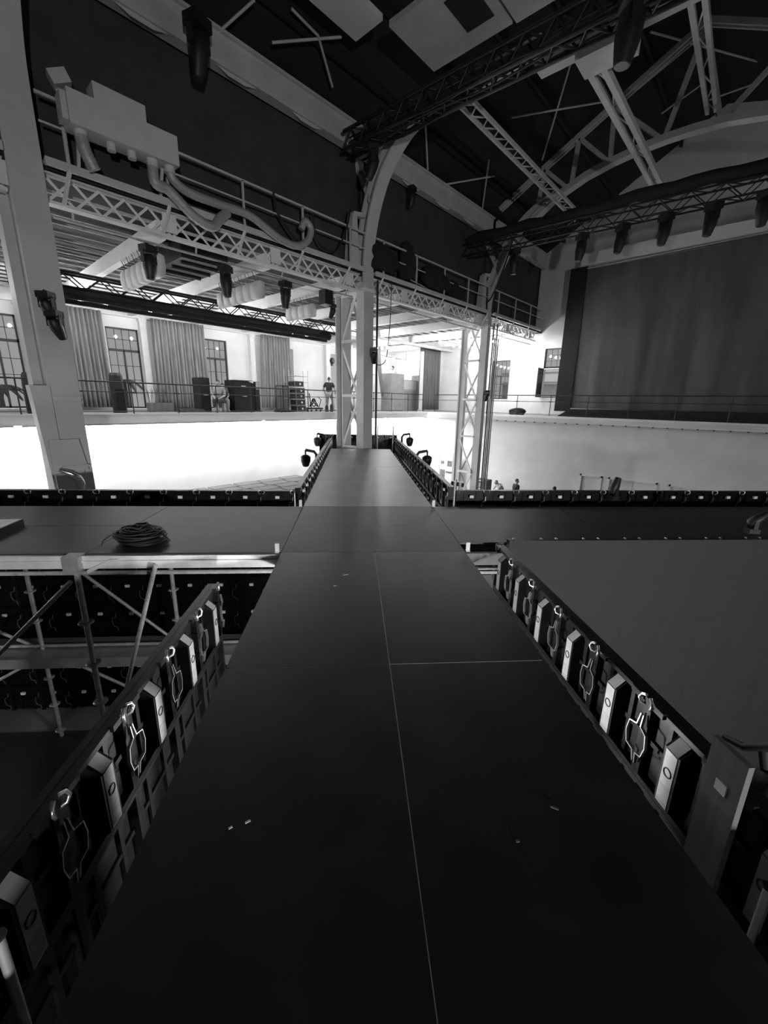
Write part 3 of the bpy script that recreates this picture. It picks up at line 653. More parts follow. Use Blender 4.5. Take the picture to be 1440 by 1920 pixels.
def led_wall(label, s_, r_, rz, ncol, nrow, ztop, detail, rows_detail=1):
    """panels run along local +x from (s_,r_); rear faces local +y"""
    t = thing('led_wall', label, 'led wall', M=STAGE @ T(s_,r_,ztop-nrow*PW,rz), group='led walls around the stage')
    for c in range(ncol):
        for k in range(nrow):
            o = obj('led_panel', LM['panel'], None, t, T(c*PW+PW/2,0,(nrow-k)*PW))
            d = detail if k < rows_detail else (1 if detail == 1 else 0)
            if d >= 1:
                (obj('power_box', LM['power_box'], led_black, o), obj('front_plate', LM['plate'], box_silver, o)) if d >= 2 else obj('label_plate', LM['label'], label_white, o)
                obj('handle', LM['handle_l'], bright_metal, o)
            if d >= 2:
                obj('logo_ring', LM['logo'], rubber, o); obj('handle', LM['handle_r'], bright_metal, o)
                obj('latch', LM['clip_l'], bright_metal, o); obj('latch', LM['clip_r'], bright_metal, o); obj('top_lock', LM['bar'], led_black, o)
            if d == 1 and k == 0:
                obj('latch', LM['clip_l'], bright_metal, o); obj('latch', LM['clip_r'], bright_metal, o)
    return t
q90 = math.pi/2
led_wall('black led wall back with silver boxes along the right edge of the near runway', 1.71, 1.58-PW/2-3*PW, q90, 9, 7, .02, 2, 1)
led_wall('black led wall back with silver boxes along the left edge of the near runway', -1.27, 3.42, -q90, 9, 7, .02, 2, 1)
led_wall('tall led wall behind the left half of the cross stage, backs seen through the scaffold', -.99, 6.78, math.pi, 17, 8, .14, 1)
led_wall('low led wall along the far edge of the right half of the cross stage', 1.71+13*PW, 6.78, math.pi, 13, 3, .16, 1)
led_wall('led wall along the left side of the far runway', -.98, 16.5, -q90, 19, 2, .17, 1)
led_wall('led wall along the right side of the far runway', 1.69, 16.5-19*PW, q90, 19, 2, .2, 1)
led_wall('short led wall closing the far end of the runway behind the column', 1.69, 16.62, math.pi, 6, 2, .3, 1)
led_wall('big dark grey led screen face hanging below the right half of the cross stage', 1.78, 4.4, 0, 13, 8, .06, 0)
tl = bpy.data.objects['led_wall.007']
for k in range(13):
    for dx in (.09,.42): obj('latch', LM['clip_l'], bright_metal, tl, T(k*PW+dx+.2,-.05,8*PW))

# ---------------------------------------------------------------- moving lights and lamps
def moving_head(name='moving_light'):
    """hanging: clamp at z = 0, head below; returns parts as meshes"""
    base = MB().box(-.18,.18,-.15,.15,-.24,-.06).box(-.02,.02,-.02,.02,-.08,0)
    yoke = MB().box(-.2,-.165,-.06,.06,-.5,-.2).box(.165,.2,-.06,.06,-.5,-.2).box(-.2,.2,-.06,.06,-.23,-.2)
    head = MB().lathe([(.1,.2),(.165,.12),(.17,-.12),(.135,-.3),(.11,-.42)], (0,0,-.48), 12)
    lens = MB().lathe([(.092,0),(.092,-.012)], (0,0,-.9), 12)
    return dict(base=base.mesh('base'), yoke=yoke.mesh('yoke'), head=head.mesh('head'), lens=lens.mesh('lens'))
MH = moving_head()
lens_mat = mat('lens_glass', .06, .15, spec=1)
def mlight(label, loc, rz=0, sc_=1, tilt=0, group=None, flip=False, clamp=0):
    M = Matrix.Translation(Vector(loc)) @ Matrix.Rotation(rz,4,'Z') @ (Matrix.Rotation(math.pi,4,'X') if flip else I4) @ Matrix.Scale(sc_,4)
    t = thing('moving_light', label, 'stage light', M=M, group=group)
    obj('base', MH['base'], black, t); obj('yoke', MH['yoke'], black, t)
    L = Matrix.Translation((0,0,-.45)) @ Matrix.Rotation(tilt,4,'X') @ Matrix.Translation((0,0,.45))
    hd = obj('head', MH['head'], black, t, L); obj('lens', MH['lens'], lens_mat, hd)
    if clamp: MB().tube((0,0,0),(0,0,clamp),.02).build
    return t
g = 'moving lights under the left girder'
mlight('black moving light under the girder, leftmost, over the first white baffles', (4.0,10.55,4.76), .3, .78, .05, g)
mlight('black moving light under the girder over the second row of white baffles', (5.75,10.55,4.76), .5, .82, -.05, g)
mlight('black moving light under the girder over the third row of white baffles', (7.5,10.55,4.76), .2, .8, .08, g)
t = thing('stage_speaker', 'small black box speaker hung under the girder left of the centre column', 'speaker', (8.95,10.55,4.3))
MB().box(8.8,9.1,10.4,10.7,4.36,4.76).build('cabinet', black, t); MB().box(8.82,9.08,10.385,10.4,4.4,4.72).build('grille', black_matt, t); MB().bar((8.95,10.55,4.76),(8.95,10.55,4.8),.05).build('hook', alu_dull, t)
mlight('small black spotlight on the rear post of the centre column', (9.35,10.7,4.5), .2, .5, .5, g)
g = 'moving lights hanging from the truss over the screen'
nm = ('leftmost, beside the third column rib','second from the left','third from the left','fourth from the left','fifth from the left','rightmost, at the frame edge')
for i, (y, tl_) in enumerate(((8.35,0),(5.9,.12),(4.65,.2),(3.45,.1),(2.3,.15),(1.15,0))):
    mlight('black moving light on the truss over the screen, %s' % nm[i], (16.5,y,7.32), .9, 1.0, tl_, g)
mlight('black moving light hanging in the fork of the centre column', (9.35,9.02,8.1), .8, .9, .3)
mlight('black moving light hanging from the valley beam right of the centre column', (12.4,10.15,8.5), .2, .7, .2)
mlight('big black moving light under the overhead truss at the top right', (9.1,2.9,8.25), .6, 1.25, .1)
mlight('black moving light hanging in front of the valley beam at the top left', (5.1,9.75,8.85), .3, 1.15, .2)
for lb, (a, b, z) in (('black lamp fixed to the near column below its middle',(1.95,10.02,3.3)),('black lamp fixed to the centre column',(10.5,10.0,3.2)),('black lamp fixed to the third column',(18.1,9.95,2.1)),('second black lamp on the near column, just under the first',(2.02,10.0,3.0))):
    mlight(lb, (a,b,z+.1), -.8, .6, .6, 'lamps fixed to the columns')
# clamp lamps leaning out over the led walls of the far runway: bracket arm and lamp
def arm_lamp(label, s_, r_, z, sg):
    t = thing('arm_lamp', label, 'stage light', M=STAGE @ T(s_,r_,z), group='arm lamps on the led walls')
    MB(STAGE).path([(s_,r_,z-.15),(s_,r_,z+.18),(s_+sg*.06,r_,z+.26),(s_+sg*.29,r_,z+.3)], .042, 6).build('arm', black, t)
    MB(STAGE).path([(s_+sg*.29,r_,z+.3),(s_+sg*.29,r_,z+.16)], .025, 6).build('drop', black, t)
    hd = MB(STAGE).lathe([(.07,.17),(.135,.12),(.13,.0),(.105,-.07),(.085,-.13),(.06,-.15)], (s_+sg*.29,r_,z+.0), 10).build('head', black, t)
    MB(STAGE).lathe([(.05,-.12),(.05,-.125)], (s_+sg*.29,r_,z), 10).build('lens', lens_mat, hd)
arm_lamp('black arm lamp on the left led wall of the far runway, nearer one', -1.02, 11.3, -.02, -1)
arm_lamp('black arm lamp on the left led wall of the far runway, farther one', -1.02, 15.0, .14, -1)
arm_lamp('black arm lamp on the right led wall of the far runway, nearer one', 1.73, 11.4, -.02, 1)
arm_lamp('black arm lamp on the right led wall of the far runway, farther one', 1.73, 15.2, .16, 1)
# ---------------------------------------------------------------- screen, curtains
def pleated(name, m_, ax, u0, u1, p, z0, z1, n, depth, label, cat, group=None, flare=0, seed=1, lean=0):
    rnd = random.Random(seed); ph = [rnd.random()*6 for _ in range(4)]; N = n*6; mb = MB(); vs = []
    zs = [z0+(z1-z0)*q/6 for q in range(7)]
    for i in range(N+1):
        u = i/N
        for q, z in enumerate(zs):
            k = 1-q/6
            o = depth*(math.sin(u*n*6.283+ph[0]+.3*math.sin(u*9+ph[1]))+.5*math.sin(u*n*2.9+ph[2]))*(.55+.45*k)
            x = u0+(u1-u0)*u + flare*k*(u-.5)*2 + lean*k
            vs.append((x,p+o,z) if ax == 'x' else (p+o,x,z))
    mb.add(vs, [(i*7+q,i*7+7+q,i*7+8+q,i*7+q+1) for i in range(N) for q in range(6)], 0, True)
    o = mb.build(name, m_)
    md = o.modifiers.new('thickness','SOLIDIFY'); md.thickness = .012
    return tag(o, label, cat, group)
g = 'grey curtains on the left gallery'
pleated('window_curtain', curtain_mat, 'x', 4.45, 5.78, 20.75, 1.12, 4.9, 9, .11, 'grey curtain beside the near column on the left gallery', 'curtain', g, .05, 1)
pleated('window_curtain', curtain_mat, 'x', 7.6, 9.95, 20.72, 1.12, 4.9, 15, .11, 'wide grey curtain between the two tall windows', 'curtain', g, .05, 2)
pleated('window_curtain', curtain_mat, 'x', 13.1, 14.9, 20.72, 1.12, 4.9, 11, .11, 'grey curtain right of the black cases on the left gallery', 'curtain', g, .1, 3)
pleated('window_curtain', dcurtain_mat, 'x', 22.05, 24.2, 16.9, 1.1, 4.9, 13, .1, 'dark grey curtain in the corner left of the third column', 'curtain', None, .03, 4)
pleated('window_curtain', dcurtain_mat, 'y', 8.2, 8.62, 24.15, 1.85, 4.7, 3, .05, 'narrow dark curtain right of the open window', 'curtain', None, .02, 5)
pleated('hanging_cloth', curtain_mat, 'x', 18.85, 19.4, 18.0, 1.9, 4.7, 4, .05, 'twisted grey cloth hanging by the crates right of the centre column', 'cloth', None, -.2, 6, .55)
ps = thing('projection_screen', 'huge dark grey cloth screen on the end wall', 'screen', (23.4,2,1.4))
N = 60; mb = MB(); vs = []; zs = [1.42+6.6*q/10 for q in range(11)]
for i in range(N+1):
    y = 7.92-12*i/N
    for q, z in enumerate(zs):
        k = (1-q/10)**.7; o = .035*k*math.sin(i*.83)+.05*k*math.sin(i*.31+1)+.02*k*math.sin(i*2.1)
        vs.append((23.4+o, y+.25*k*(1-i/N)*0, z+.025*i/N*10*.1))
mb.add(vs, [(i*11+q,i*11+q+1,i*11+12+q,i*11+11+q) for i in range(N) for q in range(10)], 0, True); mb.build('cloth', screen_mat, ps)
MB().tube((23.4,7.95,8.05),(23.4,-4.2,8.28),.03).build('top_batten', alu_dull, ps)
MB().box(23.38,23.42,7.9,8.72,1.25,8.15).build('black_border', black_matt, ps)
for z in (3.1,4.7): MB().tube((23.36,7.9,z),(23.36,-4,z+.04),.004,4).build('seam', dcurtain_mat, ps)
MB().box(23.44,23.9,8.3,-4.2,8.2,8.75).build('pelmet', grey_wall, ps)
bb = thing('black_skirt', 'low black cloth skirt on the gallery floor below the screen', 'cloth', (23,2,1))
MB().box(22.75,23.3,-4.2,7.7,1.0,1.38).build('skirt', black_matt, bb); MB().add([(22.75,7.7,1.0),(23.3,7.7,1.0),(23.3,7.7,1.38),(22.75,7.7,1.38),(22.9,8.35,1.0),(23.2,8.3,1.0)], [(0,1,5,4),(0,4,3),(1,2,5),(3,4,5,2),(0,3,2,1)]).build('skirt_fold', black_matt, bb)

# ---------------------------------------------------------------- aisle: white baffles hung from the beams
def baffles(a, y0, y1, n, z0, z1, label):
    t = thing('baffle_row', label, 'baffles', (a,(y0+y1)/2,z0), group='white canvas baffles under the aisle beams')
    w_ = (y1-y0)/n
    for k in range(n):
        y = y0+w_*k; mb = MB(); vs = []
        for (dz, t_) in ((0,.03),(.05,.1),(.5,.13),(.92,.11),(1,.03)):
            z = z0+(z1-z0)*dz
            for (dx, dy) in ((-t_,.02*w_),(-t_,.98*w_),(t_,.98*w_),(t_,.02*w_)): vs.append((a+dx,y+dy+(.03*w_ if dx*(dy-.5) > 0 else 0),z))
        mb.add(vs, [(i*4+j,i*4+(j+1)%4,i*4+4+(j+1)%4,i*4+4+j) for i in range(4) for j in range(4)]+[(3,2,1,0),(16,17,18,19)], 0, True)
        o = mb.build('baffle', baffle_mat, t)
        MB().bar((a,y+.3*w_,z1-.02),(a-.1,y+.3*w_,4.92),.006).build('strap', rubber, o); MB().bar((a,y+.7*w_,z1-.02),(a-.1,y+.7*w_,4.92),.012).build('strap', rubber, o)
baffles(4.3, 10.75, 13.0, 6, 4.22, 4.68, 'row of white canvas baffles at the left behind the first moving light')
baffles(6.93, 10.85, 13.1, 6, 4.24, 4.68, 'row of white canvas baffles in the middle between two moving lights')
baffles(9.55, 11.9, 13.3, 4, 4.26, 4.68, 'short row of white canvas baffles left of the centre column')
t = thing('projector_cradle', 'dark boxy projector cradle under the aisle ceiling right of the first baffles', 'projector', (5.6,12,4.6))
MB().box(5.0,6.2,11.2,12.9,4.85,5.27).build('case', black, t)
for y in (11.5,12.05,12.6): MB().tube((5.1,y,4.82),(6.1,y,4.82),.05).build('tube', black, t)

# ---------------------------------------------------------------- catwalk things
hv = thing('ventilation_unit', 'white box ventilation unit standing on the catwalk at the upper left', 'ventilation unit', (4,10.85,5.54))
MB().box(2.64,4.43,9.62,10.02,6.02,6.52).build('casing', unit_mat, hv); MB().box(3.06,3.9,9.66,10.0,6.52,6.8).build('upper_casing', unit_mat, hv); MB().box(2.56,2.64,9.7,9.98,6.08,6.48).build('end_cover', unit_mat, hv)
for a in (2.82,3.28,3.62,3.98,4.3): MB().tube((a,9.8,5.9),(a,9.8,6.03),.1 if a not in (3.28,3.62) else .075,12).build('collar', unit_mat, hv)
for a in (2.8,4.2): MB().bar((a,9.9,6.0),(a,10.12,5.55),.05).build('bracket', iron, hv)
def flex(label, pts, r):
    P = [Vector(p) for p in pts]; L = []
    for i in range(len(P)-1):
        p0,p1,p2,p3 = P[max(i-1,0)],P[i],P[i+1],P[min(i+2,len(P)-1)]
        for q in range(12):
            u = q/12; L.append(.5*((2*p1)+(p2-p0)*u+(2*p0-5*p1+4*p2-p3)*u*u+(3*p1-p0-3*p2+p3)*u**3))
    L.append(P[-1])
    t = thing('flexible_duct', label, 'duct', P[0], group='flexible ducts on the catwalk')
    MB().path(L, [r*(1+.07*(i%2)) for i in range(len(L))], 10).build('hose', duct_mat, t)
flex('flexible duct dropping from the left end of the ventilation unit', [(2.82,9.8,5.95),(2.85,9.8,5.75),(2.97,9.82,5.5)], .1)
flex('flexible duct from the unit sagging onto the catwalk', [(3.98,9.8,5.95),(4.0,9.8,5.65),(4.25,9.8,5.6),(4.7,9.8,5.3),(5.1,9.8,5.2),(5.35,9.85,5.45),(5.55,9.9,5.62)], .095)
flex('long flexible duct running along the catwalk to a coil', [(4.3,9.8,5.95),(4.38,9.82,5.82),(4.7,9.86,5.72),(5.4,9.88,5.72),(6.1,9.88,5.72),(6.9,9.88,5.46),(7.4,9.86,5.42),(7.75,9.84,5.62),(7.85,9.82,5.92),(7.7,9.85,6.05),(7.6,9.9,5.85)], .085)
lp = thing('flood_lamp', 'small pale flood lamp on a post at the catwalk left end', 'lamp', (2.65,10.1,6.5))
MB().tube((2.65,10.1,5.5),(2.65,10.1,6.65),.035).build('post', iron, lp); MB().bar((2.55,10.05,6.72),(2.8,10.0,6.84),.22,.2).build('head', iron, lp)
def blob(name, label, c, r, seed, cat, sub=2, mt=black_matt, flat=1):
    bm = bmesh.new(); bmesh.ops.create_icosphere(bm, subdivisions=3, radius=1); rnd = random.Random(seed); f = [rnd.uniform(1.5,4) for _ in range(6)]
    for v in bm.verts:
        d = 1+.16*math.sin(v.co.x*f[0]*1.6+f[1])+.12*math.sin(v.co.y*f[2]+f[3])+.1*math.sin(v.co.z*f[4]*2+v.co.x*f[5])+.06*math.sin(v.co.x*9+f[2]*3)*math.sin(v.co.z*8+f[0])
        v.co = Vector((v.co.x*r[0]*d, v.co.y*r[1]*d, max(v.co.z*r[2]*d, -r[2]*.75)))
    me = bpy.data.meshes.new(name); bm.to_mesh(me); bm.free()
    for p in me.polygons: p.use_smooth = True
    o = obj(name, me, mt, None, Matrix.Translation(c)); return tag(o, label, cat)
g = 'black bundles on the catwalk'
for i, (a, z, r) in enumerate(((11.2,5.98,(.7,.28,.46)),(12.35,6.1,(.42,.26,.6)),(13.9,5.96,(.9,.28,.44)),(15.35,5.83,(.45,.27,.32)))):
    o = blob('cloth_bundle', ('big black cloth bundle on the catwalk just right of the centre column','tall black cloth bundle on the catwalk, second from the centre column','wide black cloth bundle on the catwalk, third from the centre column','small black cloth bundle on the catwalk nearest the third column')[i], (a,10.25,z), r, 3+i, 'cloth'); o['group'] = g
bd = thing('loose_board', 'pale loose board leaning out from the catwalk right of the centre column', 'board', (12.7,10.0,5.6))
MB().add([(12.2,9.95,5.62),(12.75,9.8,5.5),(13.3,10.0,5.54),(12.75,10.15,5.68),(12.2,9.95,5.6),(12.75,9.8,5.48),(13.3,10.0,5.52),(12.75,10.15,5.66)], [(0,1,2,3),(7,6,5,4),(0,4,5,1),(1,5,6,2),(2,6,7,3),(3,7,4,0)]).build('board', unit_mat, bd)
def cable(label, pts, r, grp, name='hanging_cable', mt=rubber):
    P = [Vector(p) for p in pts]; L = []
    for i in range(len(P)-1):
        p0,p1,p2,p3 = P[max(i-1,0)],P[i],P[i+1],P[min(i+2,len(P)-1)]
        for q in range(8):
            u = q/8; L.append(.5*((2*p1)+(p2-p0)*u+(2*p0-5*p1+4*p2-p3)*u*u+(3*p1-p0-3*p2+p3)*u**3))
    L.append(P[-1]); return tag(MB().path(L, r, 6).build(name, mt), label, 'cable', grp)
g = 'black cables on the ironwork'
cable('black cable drooping over the catwalk rail left of its coil', [(6.9,10.05,6.5),(6.98,10.03,6.1),(7.4,10.03,5.7),(7.8,10.05,5.5)], .025, g)
cable('black cable looping from the rail beside the centre column', [(8.1,10.05,6.4),(8.3,10.05,5.75),(8.9,10.05,5.7),(9.3,10.05,6.3),(9.5,10.05,6.9)], .022, g)
cable('long black cable running down the rib of the third column', [(17.9,9.2,8.1),(18.0,9.45,7.5),(18.05,9.75,6.8),(17.95,10.0,6.1),(17.6,10.05,5.8)], .03, g)
cable('thin black cable hanging down right of the centre column', [(11.3,10.0,5.4),(11.25,10.0,4.0),(11.1,10.0,3.0),(10.75,9.95,2.75),(10.5,9.95,2.8)], .014, g)
tp = thing('black_pole', 'thin black pole standing against the centre column', 'pole', (10.7,10.05,-.1)); MB().tube((10.68,10.05,-3.85),(10.68,10.05,5.3),.035).build('tube', black, tp); MB().box(10.6,10.76,9.97,10.13,-3.9,-3.85).build('foot', black, tp)
for lb, (s_, r_, zt) in (('thin dark pole at the right corner of the runway end',(1.35,14.6,.75)),('short dark pole beside the centre column at the runway end',(.85,15.4,.75))):
    p_ = thing('end_pole', lb, 'pole', M=STAGE @ T(s_,r_,-.4), group='thin poles at the runway end'); MB(STAGE).tube((s_,r_,-3.9),(s_,r_,zt),.022).build('tube', alu_dull, p_); MB(STAGE).box(s_-.04,s_+.04,r_-.04,r_+.04,-.3,-.22).build('clamp', black, p_)
dp = thing('downpipes', 'cluster of dark vertical pipes on the right of the third column', 'pipes', (18.5,10.2,FLOOR))
for k in range(4): MB().tube((18.45+.11*k,10.05-.03*k,FLOOR),(18.45+.11*k,10.05-.03*k,5.1-(k%2)*.6),.035).build('pipe', iron if k%2 else dcurtain_mat, dp)

# ---------------------------------------------------------------- people
def person(label, M, pose, mats, hair=hair_mat, seat=False):
    """pose: joint positions in metres in the person's own frame (x right, y forward, z up)"""
    t = thing('person', label, 'person', M=M, group='people in the hall')
    J = pose
    def skin(name, verts, edges, radii, mt, par=t):
        me = bpy.data.meshes.new(name); me.from_pydata([J[v] if isinstance(v, str) else v for v in verts], edges, [])
        o = obj(name, me, mt, par); o.modifiers.new('skin','SKIN').use_smooth_shade = True
        for i, r in enumerate(radii): me.skin_vertices[0].data[i].radius = (r, r)
        me.skin_vertices[0].data[0].use_root = True
        s = o.modifiers.new('sub','SUBSURF'); s.levels = 2; s.render_levels = 2
        return o
    V = ['pelvis','chest','neck','head0','shL','elL','haL','shR','elR','haR','hipL','knL','anL','toL','hipR','knR','anR','toR']
    Eg = [(0,1),(1,2),(2,3),(1,4),(4,5),(5,6),(1,7),(7,8),(8,9),(0,10),(10,11),(11,12),(12,13),(0,14),(14,15),(15,16),(16,17)]
    skin('body', V, Eg, [.13,.14,.055,.06,.065,.042,.03,.065,.042,.03,.095,.065,.042,.035,.095,.065,.042,.035], mats[0])
    skin('shirt', ['pelvis','chest','neck','shL','shR',tuple(Vector(J['shL']).lerp(Vector(J['elL']),.75)),tuple(Vector(J['shR']).lerp(Vector(J['elR']),.75))], [(0,1),(1,2),(1,3),(1,4),(3,5),(4,6)], [.165,.175,.075,.085,.085,.065,.065], mats[1])
    skin('trousers', ['pelvis','hipL','hipR','knL','knR',tuple(Vector(J['knL']).lerp(Vector(J['anL']),.8)),tuple(Vector(J['knR']).lerp(Vector(J['anR']),.8))], [(0,1),(0,2),(1,3),(2,4),(3,5),(4,6)], [.15,.115,.115,.082,.082,.06,.06], mats[2])
    hc = Vector(J['head']); f = Vector(J.get('face',(0,1,0))).normalized(); rt = f.cross(Vector((0,0,1))).normalized()
    bm = bmesh.new(); bmesh.ops.create_uvsphere(bm, u_segments=16, v_segments=12, radius=1)
    for v in bm.verts:
        x, y, z = v.co
        w_ = .076*(1-.18*max(0,-z)); v.co = hc+rt*(x*w_)+f*(y*.092+(.012*max(0,-z) if y > 0 else 0))+Vector((0,0,z*.115))
    me = bpy.data.meshes.new('head'); bm.to_mesh(me); bm.free()
    for p in me.polygons: p.use_smooth = True
    hd = obj('head', me, mats[0], t)
    fm_ = MB(); fm_.lathe([(.004,.02),(.012,-.005),(.016,-.02),(.006,-.026)], tuple(hc+f*.098+Vector((0,0,-.005))), 6)
    def loc(mb, name, mt): return obj(name, mb.mesh(name), mt, hd)
    loc(fm_, 'nose', mats[0])
    for sg in (-1,1):
        e = MB(); e.lathe([(.004,.007),(.011,0),(.004,-.007)], tuple(hc+f*.084+rt*sg*.032+Vector((0,0,.012))), 6); loc(e, 'eye', rubber)
        e = MB(); e.lathe([(.008,.03),(.016,.005),(.008,-.03)], tuple(hc+rt*sg*.077), 6); loc(e, 'ear', mats[0])
    e = MB(); e.bar(hc+f*.09+rt*-.02+Vector((0,0,-.05)), hc+f*.09+rt*.02+Vector((0,0,-.05)), .008); loc(e, 'mouth', dcurtain_mat)
    bm = bmesh.new(); bmesh.ops.create_uvsphere(bm, u_segments=16, v_segments=12, radius=1)
    for v in bm.verts:
        x, y, z = v.co
        if y > .35 and z < .45: k = .6
        elif z < -.25: k = .7
        else: k = 1.1
        v.co = hc+rt*(x*.078*k)+f*(y*.094*k-.006)+Vector((0,0,z*.118*k+.006))
    me = bpy.data.meshes.new('hair'); bm.to_mesh(me); bm.free()
    for p in me.polygons: p.use_smooth = True
    obj('hair', me, hair, hd)
    for sd in ('L','R'):
        h0 = Vector(J['ha'+sd]); e0 = Vector(J['el'+sd]); d = (h0-e0).normalized(); sdv = d.cross(Vector((0,1,.2))).normalized()
        hm = MB()
        hm.path([h0-d*.01,h0+d*.05,h0+d*.085],[.026,.036,.03],6)
        for k, (L, o_) in enumerate(((.065,-.026),(.08,-.009),(.075,.009),(.06,.025))):
            b0 = h0+d*.08+sdv*o_; hm.path([b0,b0+d*L*.55+Vector((0,.008,0)),b0+d*L+Vector((0,.025,0))],[.0095,.009,.007],5)
        th = h0+d*.03+sdv*-.03; hm.path([th,th+d*.025-sdv*.02,th+d*.06-sdv*.022],[.011,.01,.008],5)
        loc2 = obj('hand', hm.mesh('hand'), mats[0], t)
    return t
def stand(**k):
    J = dict(pelvis=(0,0,.96),chest=(0,.0,1.33),neck=(0,0,1.49),head0=(0,.01,1.56),head=(0,.02,1.64),shL=(-.19,0,1.42),elL=(-.27,-.02,1.14),haL=(-.24,.12,.95),shR=(.19,0,1.42),elR=(.27,-.02,1.14),haR=(.24,.12,.95),
             hipL=(-.1,0,.9),knL=(-.12,.02,.5),anL=(-.12,-.02,.09),toL=(-.13,.15,.04),hipR=(.1,0,.9),knR=(.12,.02,.5),anR=(.12,-.02,.09),toR=(.13,.15,.04))
    J.update(k); return J
def sit(**k):
    J = dict(pelvis=(0,0,.5),chest=(0,.06,.88),neck=(0,.09,1.04),head0=(0,.1,1.1),head=(0,.12,1.19),shL=(-.18,.06,.97),elL=(-.25,.1,.7),haL=(-.14,.32,.6),shR=(.18,.06,.97),elR=(.25,.1,.7),haR=(.14,.32,.6),
             hipL=(-.1,.05,.48),knL=(-.12,.45,.5),anL=(-.12,.42,.09),toL=(-.13,.58,.04),hipR=(.1,.05,.48),knR=(.12,.45,.5),anR=(.12,.42,.09),toR=(.13,.58,.04))
    J.update(k); return J
def facing(a, b, z, ang): return T(a,b,z,ang)          # local +y turned by ang
# on the gallery, back turned, arms bent at the rail
person('person in a black t-shirt seen from behind at the gallery rail by the centre column', facing(15.05,17.6,1.0,-.85), stand(elL=(-.32,.02,1.16),haL=(-.27,.2,1.02),elR=(.3,.02,1.15),haR=(.3,.22,1.0),knR=(.2,.02,.5),anR=(.26,-.04,.09),toR=(.28,.12,.04)), (skin_mat,shirt_black,trouser_pale))
person('person with dark hair standing behind the crates, only the head showing', facing(21.4,18.7,2.04,2.0), stand(face=(.8,.5,0)), (skin_mat,shirt_pale,trouser_dark))
pl = thing('riser_box', 'low riser box behind the crates on the gallery', 'box', (21.4,18.7,1.0)); MB().box(21.0,21.8,18.35,19.1,1.0,2.04).build('box', crate_mat, pl)
person('person in dark clothes standing at the gallery rail left of the third column', facing(22.95,14.3,.95,-1.9), stand(), (skin_mat,shirt_black,trouser_dark))
person('curly haired person in grey crouching by the black case on the left gallery', facing(8.85,17.45,1.0,2.4), sit(), (skin_mat,crate_mat,trouser_dark))
person('person in dark grey sitting right of the curly haired one on the left gallery', facing(9.25,18.0,1.0,2.9), sit(head=(0,.16,1.08),neck=(0,.12,.98),head0=(0,.14,1.02)), (skin_mat,dcurtain_mat,trouser_pale))
for lb, (a, b, an) in (('seat block under the curly haired person',(8.85,17.45,2.4)),('seat block under the person in dark grey',(9.25,18.0,2.9))):
    q = thing('seat_block', lb, 'box', (a,b,1.0), an, group='seat blocks on the gallery'); obj('block', MB().box(-.18,.18,-.2,.14,0,.38).mesh('block'), crate_mat, q); obj('pad', MB().box(-.18,.18,-.2,.14,.38,.41).mesh('pad'), black_matt, q)
# on the hall floor
person('fair haired person bending over on the hall floor beside the equipment cart', facing(20.4,9.85,FLOOR,1.0), stand(chest=(0,.18,1.25),neck=(0,.3,1.36),head0=(0,.34,1.4),head=(0,.4,1.44),shL=(-.18,.22,1.32),shR=(.18,.22,1.32),elL=(-.22,.36,1.08),haL=(-.1,.5,.95),elR=(.22,.36,1.08),haR=(.1,.5,.95)), (skin_mat,shirt_pale,trouser_pale), fair_hair)
person('dark haired person in black standing on the hall floor near the end wall', facing(20.2,9.0,FLOOR,-2.2), stand(face=(.6,.6,0)), (skin_mat,shirt_black,trouser_dark))
person('person on the hall floor of whom only the hair shows above the led wall', facing(19.6,6.85,FLOOR,-1.6), stand(), (skin_mat,dcurtain_mat,trouser_dark))
# ---------------------------------------------------------------- gallery things
def case(name, label, x0, x1, y0, y1, z0, z1, mt, cat, group=None, trim=alu_dull, handles=True):
    t = thing(name, label, cat, ((x0+x1)/2,(y0+y1)/2,z0), group=group)
    MB().box(x0+.01,x1-.01,y0+.01,y1-.01,z0+.02,z1-.01).build('body', mt, t)
    fr = MB()
    for x in (x0,x1-.03):
        for y in (y0,y1-.03): fr.box(x,x+.03,y,y+.03,z0,z1)
    for z in (z0,z1-.03):
        for y in (y0,y1-.03): fr.box(x0,x1,y,y+.03,z,z+.03)
        for x in (x0,x1-.03): fr.box(x,x+.03,y0,y1,z,z+.03)
    fr.build('edge_trim', trim, t)
    if handles:
        zc = (z0+z1)/2; MB().path([((x0+x1)/2-.09,y0+.005,zc),((x0+x1)/2-.09,y0-.04,zc),((x0+x1)/2+.09,y0-.04,zc),((x0+x1)/2+.09,y0+.005,zc)], .012, 5).build('handle', alu_dull, t)
    return t
g = 'dark cases on the left gallery'
t = case('flight_case', 'big square black case on the left gallery', 9.5, 10.45, 17.4, 18.2, 1.0, 2.36, black, 'case', g, black)
MB().box(9.85,10.05,17.385,17.4,2.1,2.13).build('name_plate', label_white, t); MB().add([(10.2,17.39,2.32),(10.44,17.39,2.25),(10.44,17.39,2.35)], [(0,1,2)]).build('sticker', label_white, t)
case('flight_case', 'narrow black case half behind the wide grey curtain', 8.2, 8.62, 17.8, 18.5, 1.0, 2.4, black, 'case', g, black)
